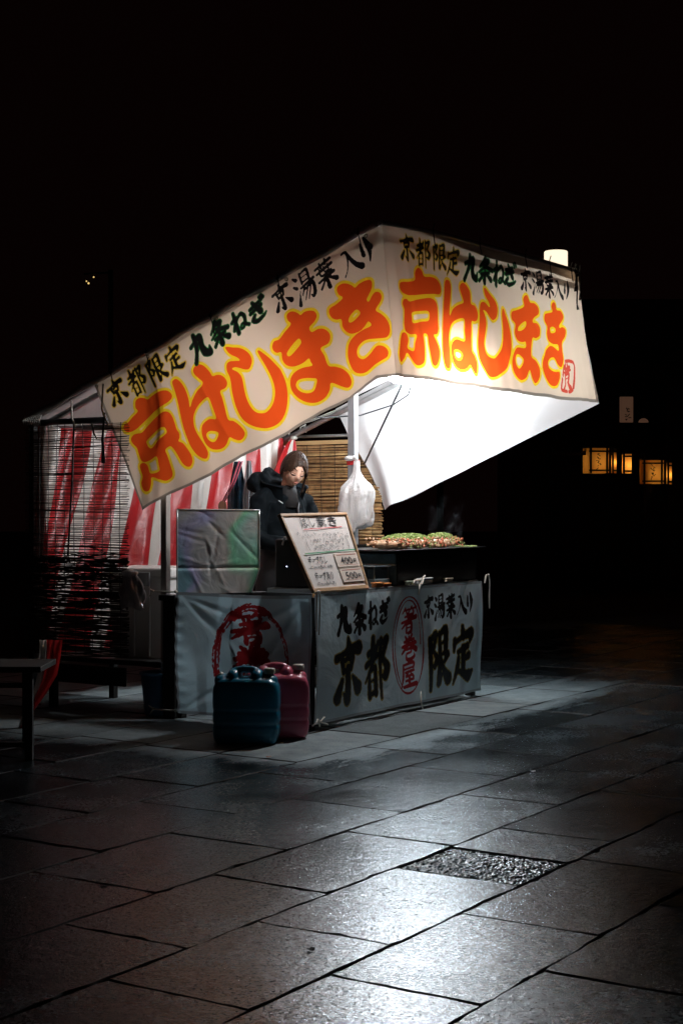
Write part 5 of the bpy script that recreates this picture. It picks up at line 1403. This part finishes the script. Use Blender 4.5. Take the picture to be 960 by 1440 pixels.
# ------------------------------------------------------------------ the woman
def woman():
    root = thing('person', Vector((-.388, 9.99, 0)), 'woman in a dark hooded coat with tied back hair looking down behind the counter', 'person')
    base = wloc(root); TH = math.radians(42)
    Rz = Matrix.Rotation(TH, 3, 'Z')
    def W(x, y, z): return base + Rz @ Vector((x, y, z))
    def tub(mb, pts, rs, n=12, flat=1.0): mb.tube([W(*p) for p in pts], rs, n, flat=flat, a0=Rz @ Vector((1, 0, .02)))
    # head frame: centre, pitch down and tilt
    HC = (0, -.125, 1.462)
    HR = Matrix.Rotation(math.radians(22), 3, 'Z') @ Matrix.Rotation(math.radians(24), 3, 'X') @ Matrix.Rotation(math.radians(9), 3, 'Y')
    hc = W(*HC)
    def H(x, y, z): return hc + HR @ Vector((x, y, z))
    def headshape(p):
        x, y, z = p
        # p on an ellipsoid; y negative is the face
        zz = z / .112
        if zz < 0:
            x *= 1 - .30 * (-zz) ** 1.6; y = y * (1 - .10 * (-zz)) 
        if y < 0:
            y *= 1 - .10 * math.exp(-((z - .005) / .014) ** 2) * math.exp(-((abs(x) - .031) / .016) ** 2) * 1.0   # eye sockets
            y -= .019 * math.exp(-((z + .022) / .016) ** 2) * math.exp(-(x / .010) ** 2)       # nose tip
            y -= .008 * math.exp(-((z + .004) / .022) ** 2) * math.exp(-(x / .009) ** 2)
            y -= .006 * math.exp(-((z + .052) / .010) ** 2) * math.exp(-(x / .022) ** 2)       # lips
            y -= .007 * math.exp(-((z + .088) / .016) ** 2) * math.exp(-(x / .022) ** 2)       # chin
            y -= .004 * math.exp(-((z + .03) / .02) ** 2) * math.exp(-((abs(x) - .042) / .018) ** 2)
        return Vector((x, y, z))
    skin = mat('skin', (.80, .50, .37), .5, var=.05, vscale=8, spec=.35)
    mb = MB()
    mb.ball(hc, (.073, .092, .112), HR, n=56, k=44, fn=headshape)
    for s in (-1, 1): mb.ball(H(s * .074, .012, -.012), (.010, .018, .030), HR, n=14, k=10)
    mb.tube([H(0, .03, -.06), W(0, -.055, 1.34), W(0, -.02, 1.27)], [.044, .042, .055], 16)
    # trunk, legs, arms under the clothes, all one body
    tub(mb, [(0, 0, 1.30), (0, 0, 1.20), (0, .0, 1.05), (0, .01, .92), (0, .01, .80)], [.09, .12, .105, .115, .11], 18, flat=.72)
    for s in (-1, 1):
        tub(mb, [(s * .085, .01, .82), (s * .09, -.01, .46), (s * .09, .02, .09)], [.085, .056, .038])
        tub(mb, [(s * .09, .03, .05), (s * .09, -.05, .035), (s * .095, -.13, .025)], [.035, .032, .022])
        tub(mb, [(s * .12, .0, 1.275), (s * .195, -.015, 1.215), (s * .237, -.072, 1.015), (s * .12, -.25, .99)], [.042, .038, .028, .020])
        hx, hy, hz = s * .10, -.30, .985
        tub(mb, [(s * .12, -.25, .99), (hx, hy, hz)], [.024, .032], 10, flat=.6)
        for q in range(4):
            ox = (q - 1.5) * .017; l = (.066, .075, .072, .058)[q]
            tub(mb, [(hx + ox, hy - .02, hz), (hx + ox * 1.1, hy - .02 - l * .5, hz - .012), (hx + ox, hy - .02 - l * .85, hz - .038)], [.0095, .0088, .0075], 8)
        tub(mb, [(hx - s * .025, hy + .012, hz), (hx - s * .045, hy - .02, hz - .012), (hx - s * .042, hy - .05, hz - .028)], [.011, .010, .008], 8)
    rpart('body', mb, .0052, skin, root, smooth=2)
    # clothes
    coatm = mat('dark_quilted_coat', (.0035, .006, .008), .85, var=.35, vscale=5, bump=.8, bscale=9, spec=.08)
    liner = mat('coat_collar_lining', (.012, .028, .040), .7, var=.2, vscale=8, bump=.3, bscale=10)
    mb = MB()
    tub(mb, [(0, .015, 1.335), (0, .0, 1.27), (0, -.005, 1.15), (0, .0, 1.0), (0, .01, .85), (0, .01, .70), (0, .01, .56)], [.11, .165, .185, .18, .19, .195, .20], 24, flat=.74)
    for s in (-1, 1):
        tub(mb, [(s * .10, .0, 1.30), (s * .19, -.01, 1.245), (s * .235, -.03, 1.14), (s * .24, -.075, 1.01), (s * .18, -.19, .985), (s * .125, -.25, .985)], [.070, .070, .063, .060, .050, .038], 16)
    # hood bunched at the back
    mb.ball(W(0, .11, 1.35), (.135, .08, .068), Rz, n=24, k=16)
    tub(mb, [(-.15, .03, 1.33), (-.13, .12, 1.375), (-.04, .19, 1.405), (.07, .16, 1.385), (.14, .05, 1.335)], [.035, .052, .056, .048, .035], 16)
    tub(mb, [(-.10, .02, 1.35), (-.06, .10, 1.42), (.02, .15, 1.45), (.08, .10, 1.40)], [.03, .04, .042, .03], 12)
    mb.ball(W(0, .04, 1.34), (.12, .10, .06), Rz, n=20, k=14)
    co = rpart('coat', mb, .008, coatm, root, smooth=6)
    nv = len(co.data.vertices); vc = np.empty(nv * 3); vn = np.empty(nv * 3)
    co.data.vertices.foreach_get('co', vc); co.data.vertex_normals.foreach_get('vector', vn); vc = vc.reshape(-1, 3); vn = vn.reshape(-1, 3)
    x_, y_, z_ = vc.T
    dd = .003 * np.sin(z_ * 62 + 6 * np.sin(x_ * 9 + y_ * 7)) + .003 * np.sin(x_ * 55 + z_ * 38 + 3 * np.sin(y_ * 23)) + .002 * np.sin(z_ * 27 - x_ * 41)
    co.data.vertices.foreach_set('co', (vc + vn * dd[:, None]).ravel()); co.data.update()
    # standing collar: two curved flaps, open at the front
    for s, m_ in ((-1, coatm), (1, liner)):
        n, k = 16, 8; P = np.zeros((n, k, 3)); Pi = np.zeros((n, k, 3))
        for i in range(n):
            a = (-.12 + 1.12 * i / (n - 1)) * PI * .78
            for j in range(k):
                t = j / (k - 1); rr = .100 + .035 * t + .018 * (i / n)
                h = .115 * (1 - .25 * (i / n)) * t
                x = s * math.sin(a) * rr * 1.05; y = math.cos(a) * rr * .95
                P[i, j] = W(x, y - .025, 1.305 + h - .05 * (i / n)); Pi[i, j] = W(x * .93, y * .93 - .025, 1.305 + h - .05 * (i / n))
        mb = MB().grid(P).grid(Pi)
        mb.tube([Vector(p) for p in P[:, -1]], .007, 8)
        part('collar', mb, m_, root)
    mb = MB(); tub(mb, [(0.015, -.148, 1.25), (.015, -.150, 1.1), (.015, -.150, .9), (.015, -.152, .62)], .007, 6); part('zip', mb, M_black, root)
    mb = MB(); mb.tube([W(-.12, -.115, 1.265), W(-.095, -.13, 1.245)], .0035, 6); part('reflective_piping', mb, mat('silver_piping', (.6, .65, .68), .3), root)
    mb = MB(); tub(mb, [(0, -.06, 1.362), (0, -.06, 1.32), (0, -.06, 1.22)], [.052, .062, .09], 18); part('inner_shirt', mb, mat('black_knit', (.01, .01, .011), .8), root)
    mb = MB()
    tub(mb, [(0, -.02, 1.0), (0, -.022, .8), (0, -.02, .5)], [.19, .205, .21], 22, flat=.74); part('apron', mb, mat('black_apron', (.010, .011, .013), .6, bump=.3, bscale=9), root)
    mb = MB()
    for s in (-1, 1): tub(mb, [(s * .085, .01, .60), (s * .09, -.005, .46), (s * .09, .02, .07)], [.10, .078, .06], 14)
    part('trousers', mb, mat('black_trousers', (.010, .010, .012), .75), root)
    for s in (-1, 1):
        mb = MB(); tub(mb, [(s * .09, .06, .05), (s * .09, -.04, .045), (s * .095, -.15, .035)], [.042, .045, .03], 14); part('shoe', mb, M_black, root)
    # hair
    hair = mat('dark_brown_hair', (.040, .022, .014), .42, var=.4, vscale=30, bump=.5, bscale=70, spec=.22)
    mb = MB(); n, k = 60, 46; vs = []; keep = []
    for i in range(k + 1):
        la = -PI / 2 + PI * i / k
        for j in range(n):
            lo = 2 * PI * j / n
            d = Vector((math.cos(la) * math.cos(lo), math.cos(la) * math.sin(lo), math.sin(la)))
            p = Vector((d.x * .086, d.y * .106, d.z * .126)); p *= 1 + .012 * math.sin(lo * 14 + la * 3)
            vs.append(H(*p))
            zc = p.z; face = p.y < 0
            # hairline: forehead edge curves down to the temples and in front of the ears
            lim = .068 - 1.15 * max(0, abs(p.x) - .012) if p.y < -.01 else (-.035 - .4 * max(0, p.y))
            keep.append(zc > lim or (p.y > .035 and zc > -.075))
    for i in range(k):
        for j in range(n):
            q = (i * n + j, i * n + (j + 1) % n, (i + 1) * n + (j + 1) % n, (i + 1) * n + j)
            if sum(keep[a] for a in q) >= 2: mb.f.append(q); mb.m.append(0); mb.sm.append(True)
    mb.v = [tuple(p) for p in vs]
    mb.ball(H(-.0, .105, -.02), (.036, .032, .036), HR, n=18, k=12)      # low bun
    part('hair', mb, hair, root)
    mb = MB(); r2 = random.Random(8)
    for i in range(20):      # loose fringe falling along both sides of the face
        s = 1 if i % 3 else -1; f = r2.random()
        x0 = s * (.010 + .05 * f); z0 = .100 - .045 * f
        p = [H(x0 * .6, -.062 + .04 * f, z0 + .012), H(s * (.056 + .018 * f), -.066 + .03 * f, .050 - .02 * f), H(s * (.080 + .006 * f), -.045 + .035 * f, .0), H(s * (.079 + r2.uniform(-.004, .008)), -.045 + .03 * f, -.045 - r2.random() * .02)]
        if s > 0: p.append(H(s * (.074 + r2.uniform(-.006, .012)), -.060 + .03 * f, -.105 - r2.random() * .05))
        mb.tube(p, [.003, .0032, .003, .0022] + ([.001] if s > 0 else []), 5, cap=False)
    part('loose_strands', mb, hair, root, kind='stuff')
    dark = mat('lash_and_brow', (.018, .010, .008), .6)
    for s in (-1, 1):
        fr_ = lambda x, z: -.092 * math.sqrt(max(0, 1 - (x / .073) ** 2 - (z / .112) ** 2)) 
        pts = [H(s * x, fr_(x, z) * .95 - .0015, z) for x, z in ((.014, -.002), (.022, -.006), (.031, -.008), (.040, -.006), (.048, .0))]
        part('eyelashes', MB().tube(pts, [.0018, .0038, .0046, .0038, .0018], 6), dark, root)
        pts = [H(s * x, fr_(x, z) * .95 - .0015, z) for x, z in ((.015, .004), (.026, .010), (.038, .009), (.048, .003))]
        part('eyelid', MB().tube(pts, [.001, .0016, .0016, .0008], 6), mat('eyelid_shade', (.55, .30, .21), .5), root)
        pts = [H(s * x, fr_(x, z) - .001, z) for x, z in ((.014, .026), (.028, .033), (.042, .030), (.052, .022))]
        part('eyebrow', MB().tube(pts, [.0018, .003, .0025, .001], 6, flat=.8), mat('brow_hair', (.045, .026, .018), .7), root)
    lip = mat('lips', (.50, .20, .16), .4)
    part('lips', MB().ball(H(0, -.0905, -.0535), (.015, .006, .0045), HR, n=14, k=8), lip, root)
    for s in (-1, 1): part('nostril', MB().ball(H(s * .006, -.103, -.034), (.003, .003, .002), HR, n=8, k=6), mat('nostril_shade', (.12, .04, .03), .7), root)
woman()

# ------------------------------------------------------------------ steam above the griddle
def steam(c, h, lab, sc):
    mb = MB(); mb.box(c, (U, V, Z), h)
    m = bpy.data.materials.new('steam'); m.use_nodes = True; nt = m.node_tree; nt.nodes.clear()
    out = nn(nt, 'ShaderNodeOutputMaterial'); vol = nn(nt, 'ShaderNodeVolumePrincipled'); vol.inputs['Color'].default_value = (.9, .95, 1, 1)
    tc = nn(nt, 'ShaderNodeTexCoord'); mp = nn(nt, 'ShaderNodeMapping'); mp.inputs['Scale'].default_value = (1, 1, .55)
    no = nn(nt, 'ShaderNodeTexNoise'); no.inputs['Scale'].default_value = sc; no.inputs['Detail'].default_value = 4; no.inputs['Distortion'].default_value = 1.8
    nt.links.new(tc.outputs['Object'], mp.inputs[0]); nt.links.new(mp.outputs[0], no.inputs['Vector'])
    cr = nn(nt, 'ShaderNodeMapRange'); cr.inputs[1].default_value = .56; cr.inputs[2].default_value = .78; cr.inputs[3].default_value = 0; cr.inputs[4].default_value = 1.0
    nt.links.new(no.outputs['Fac'], cr.inputs[0])
    # fade towards the edges of the plume
    ln = nn(nt, 'ShaderNodeVectorMath', operation='DIVIDE'); ln.inputs[1].default_value = (max(h[0], h[1]) * .95, max(h[0], h[1]) * .95, h[2]); nt.links.new(tc.outputs['Object'], ln.inputs[0])
    le = nn(nt, 'ShaderNodeVectorMath', operation='LENGTH'); nt.links.new(ln.outputs[0], le.inputs[0])
    fd = nn(nt, 'ShaderNodeMapRange'); fd.inputs[1].default_value = .3; fd.inputs[2].default_value = 1.0; fd.inputs[3].default_value = 2.2; fd.inputs[4].default_value = 0
    nt.links.new(le.outputs['Value'], fd.inputs[0])
    mu = nn(nt, 'ShaderNodeMath', operation='MULTIPLY'); nt.links.new(cr.outputs[0], mu.inputs[0]); nt.links.new(fd.outputs[0], mu.inputs[1])
    nt.links.new(mu.outputs[0], vol.inputs['Density']); nt.links.new(vol.outputs[0], out.inputs['Volume'])
    solo('steam', mb, m, c, lab, 'steam', kind='stuff')
steam(L(1.80, .16, 1.14), (.15, .13, .17), 'faint wisps of steam rising from the right end of the griddle', 9)

# ------------------------------------------------------------------ dark hall with paper lanterns beyond
M_hall = mat('dark_old_timber', (.020, .012, .010), .8, var=.4, vscale=2)
M_hallw = mat('dark_plaster', (.032, .024, .020), .9, var=.3, vscale=1)
hall = thing('temple_hall', Vector((6.0, 27, 0)), 'dark timber hall with deep eave in the night beyond the stall on the right', 'building')
X_, Y_ = Vector((1, 0, 0)), Vector((0, 1, 0))
def hb_(name, x0, x1, y0, y1, z0, z1, m=M_hall):
    part(name, MB().box(((x0 + x1) / 2, (y0 + y1) / 2, (z0 + z1) / 2), (X_, Y_, Z), ((x1 - x0) / 2, (y1 - y0) / 2, (z1 - z0) / 2), 0, .02), m, hall)
hb_('wall', 2.6, 14, 25.5, 25.8, 0, 4.1, M_hallw)
for x in (2.8, 5.2, 7.6, 10.0, 12.4): hb_('column', x - .15, x + .15, 24.0, 24.3, 0, 3.9)
hb_('beam', 2.4, 14, 23.95, 24.35, 3.2, 3.5)
for x in (3.4, 5.9, 8.3): hb_('lattice_window', x, x + 1.3, 25.40, 25.48, 3.35, 4.3)
for x in (3.4, 5.9, 8.3): hb_('door', x, x + 1.3, 25.40, 25.48, .1, 2.4)
mb = MB(); mb.add([(1.8, 22.4, 3.75), (14.5, 22.4, 3.75), (14.5, 27, 4.9), (1.8, 27, 4.9), (1.8, 22.4, 3.6), (14.5, 22.4, 3.6), (14.5, 27, 4.7), (1.8, 27, 4.7)], [(0, 1, 2, 3), (4, 7, 6, 5), (0, 4, 5, 1), (0, 3, 7, 4), (1, 5, 6, 2)])
part('roof', mb, M_hall, hall)
part('lantern_rail', MB().box((7.5, 21.95, 2.02), (X_, Y_, Z), (6.2, .03, .03)), M_hall, hall)
for x in (1.4, 4.35, 7.0, 9.8, 13.4): part('rail_post', MB().box((x, 21.95, 1.02), (X_, Y_, Z), (.045, .045, 1.0)), M_hall, hall)

M_paper = cloth('lantern_paper', (.7, .45, .2), (.85, .50, .16), .75, gloss=.01, bump=.1, var=.12)
M_core = mat('lit_lantern_bulb', (.9, .7, .4), .5, emit=(1.0, .62, .22), estr=17)
def lantern(x, y, w, h, yaw, lab, Y=21.95, depth=None):
    q = Vector(((x - 480) / F * Y, Y, CH - (y - 718) / F * Y)); s = Y / F
    hw, hh = w * s / 2, h * s / 2; hd = depth or hw
    o = thing('paper_lantern', q - Z * hh, lab, 'lantern', 'lit paper lanterns hanging in a row')
    R_ = Matrix.Rotation(yaw, 3, 'Z'); ax = (R_ @ X_, R_ @ Y_, Z)
    part('paper_box', MB().box(q, ax, (hw, hd, hh)), M_paper, o)
    part('bulb', MB().ball(q - Z * hh * .15 + ax[0] * hw * .2, min(.03, hw * .5), n=12, k=8), M_core, o)
    for sx in (-1, 1):
        for sy in (-1, 1):
            part('frame_post', MB().box(q + ax[0] * (sx * hw * .80) + ax[1] * (sy * (hd + .004)), ax, (.013, .008, hh * 1.02)), M_black, o)
    for sz in (-.78, .74):
        for sy in (-1, 1): part('frame_bar', MB().box(q + ax[1] * (sy * (hd + .006)) + Z * (hh * sz), ax, (hw * 1.0, .008, .010)), M_black, o)
    part('cap', MB().box(q + Z * (hh + .012), ax, (hw * 1.05, hd * 1.05, .012)), M_black, o)
    part('hanger', MB().tube([q + Z * hh, Vector((q.x, q.y, 2.02))], .006, 6), M_black, o)
    if hw > .09:
        mb = MB(); r2 = random.Random(int(x))
        for k_ in range(4):
            zc = hh * (.42 - .3 * k_)
            for t in range(4):
                a = q - ax[1] * (hd + .003) + Z * (zc + r2.uniform(-.02, .02)) + ax[0] * r2.uniform(-.022, .022)
                b = a + ax[0] * r2.uniform(-.04, .04) + Z * r2.uniform(-.03, .03); d = (b - a).normalized(); e = d.cross(ax[1]) * .005
                mb.add([a - e, b - e, b + e, a + e], [(0, 1, 2, 3)])
        part('brush_marks', mb, M_black, o, kind='stuff')
lantern(837, 648, 29, 35, math.radians(8), 'largest amber paper lantern at the left end of the row in the dark')
lantern(863.5, 648, 8, 35, 0, 'narrow amber lantern seen edge on, second from the left of the row')
lantern(882, 652, 15, 27, math.radians(-6), 'small amber lantern in the middle of the row, third from the left')
lantern(915.5, 664, 30, 33, math.radians(-4), 'bright amber lantern lower down on the right, fourth from the left')
lantern(941, 666, 8, 30, 0, 'narrow amber lantern at the right end of the row near the frame edge')
Y = 22.3; q = Vector(((880 - 480) / F * Y, Y, CH - (576 - 718) / F * Y))
sg = thing('paper_sign', q - Z * .19, 'dim upright paper sign with dark brush marks above the row of lanterns', 'sign')
part('panel', MB().box(q, (X_, Y_, Z), (.095, .02, .185), 0, .004), mat('painted_glow_paper', (.5, .4, .32), .7, emit=(1, .5, .3), estr=.05), sg)  # faint added emission stands in for lantern light falling on the sign
mb = MB(); r2 = random.Random(6)
for k_ in range(2):
    for t in range(7):
        a = q - Y_ * .022 + Z * (.0 - .11 * k_ + r2.uniform(-.03, .03)) + X_ * r2.uniform(-.03, .03); b = a + X_ * r2.uniform(-.05, .05) + Z * r2.uniform(-.04, .04)
        e = (b - a).normalized().cross(Y_) * .006; mb.add([a - e, b - e, b + e, a + e], [(0, 1, 2, 3)])
part('brush_marks', mb, M_black, sg, kind='stuff')
part('hanger', MB().tube([q + Z * .18, q + Z * 1.0], .008, 6), M_black, sg)
q = Vector(((904 - 480) / F * Y, Y, CH - (591 - 718) / F * Y))
cvl = thing('eave_piece', q, 'small curved pale piece with added dim pinkish glow beside the paper sign', 'lamp')  # pale curved piece, no lamp of its own; the added emission imitates light
part('shade', MB().lathe(q - Z * .03, [(.0, .06), (.03, .055), (.06, .035), (.075, .0)], 18), MATS['painted_glow_paper'], cvl)
part('hanger', MB().tube([q + Z * .03, q + Z * .9], .006, 6), M_black, cvl)

# far lamps at the upper left
Y = 30; q = Vector(((127 - 480) / F * Y, Y, CH - (394 - 718) / F * Y))
fl = thing('street_lamp', Vector((q.x, q.y, 0)), 'tiny golden lamps on a dark pole far away at the upper left', 'street lamp')
part('pole', MB().tube([Vector((q.x + .4, Y, 0)), Vector((q.x + .4, Y, q.z + .2))], .05, 8), M_black, fl)
part('arm', MB().tube([Vector((q.x + .4, Y, q.z + .15)), q + Vector((-.12, 0, .12))], .02, 8), M_black, fl)
gm = mat('lit_far_bulb', (.8, .6, .3), .5, emit=(1.0, .66, .22), estr=1.0)
for dx, dz, rr in ((-.07, -.02, .014), (-.03, -.06, .019), (.07, .06, .015)): part('bulb', MB().ball(q + Vector((dx, 0, dz)), rr, n=10, k=8), gm, fl)
for ob in COL.objects:
    if ob.type == 'MESH' and ob.name.split('.')[0] in ('paper_box', 'bulb', 'shade'): pass
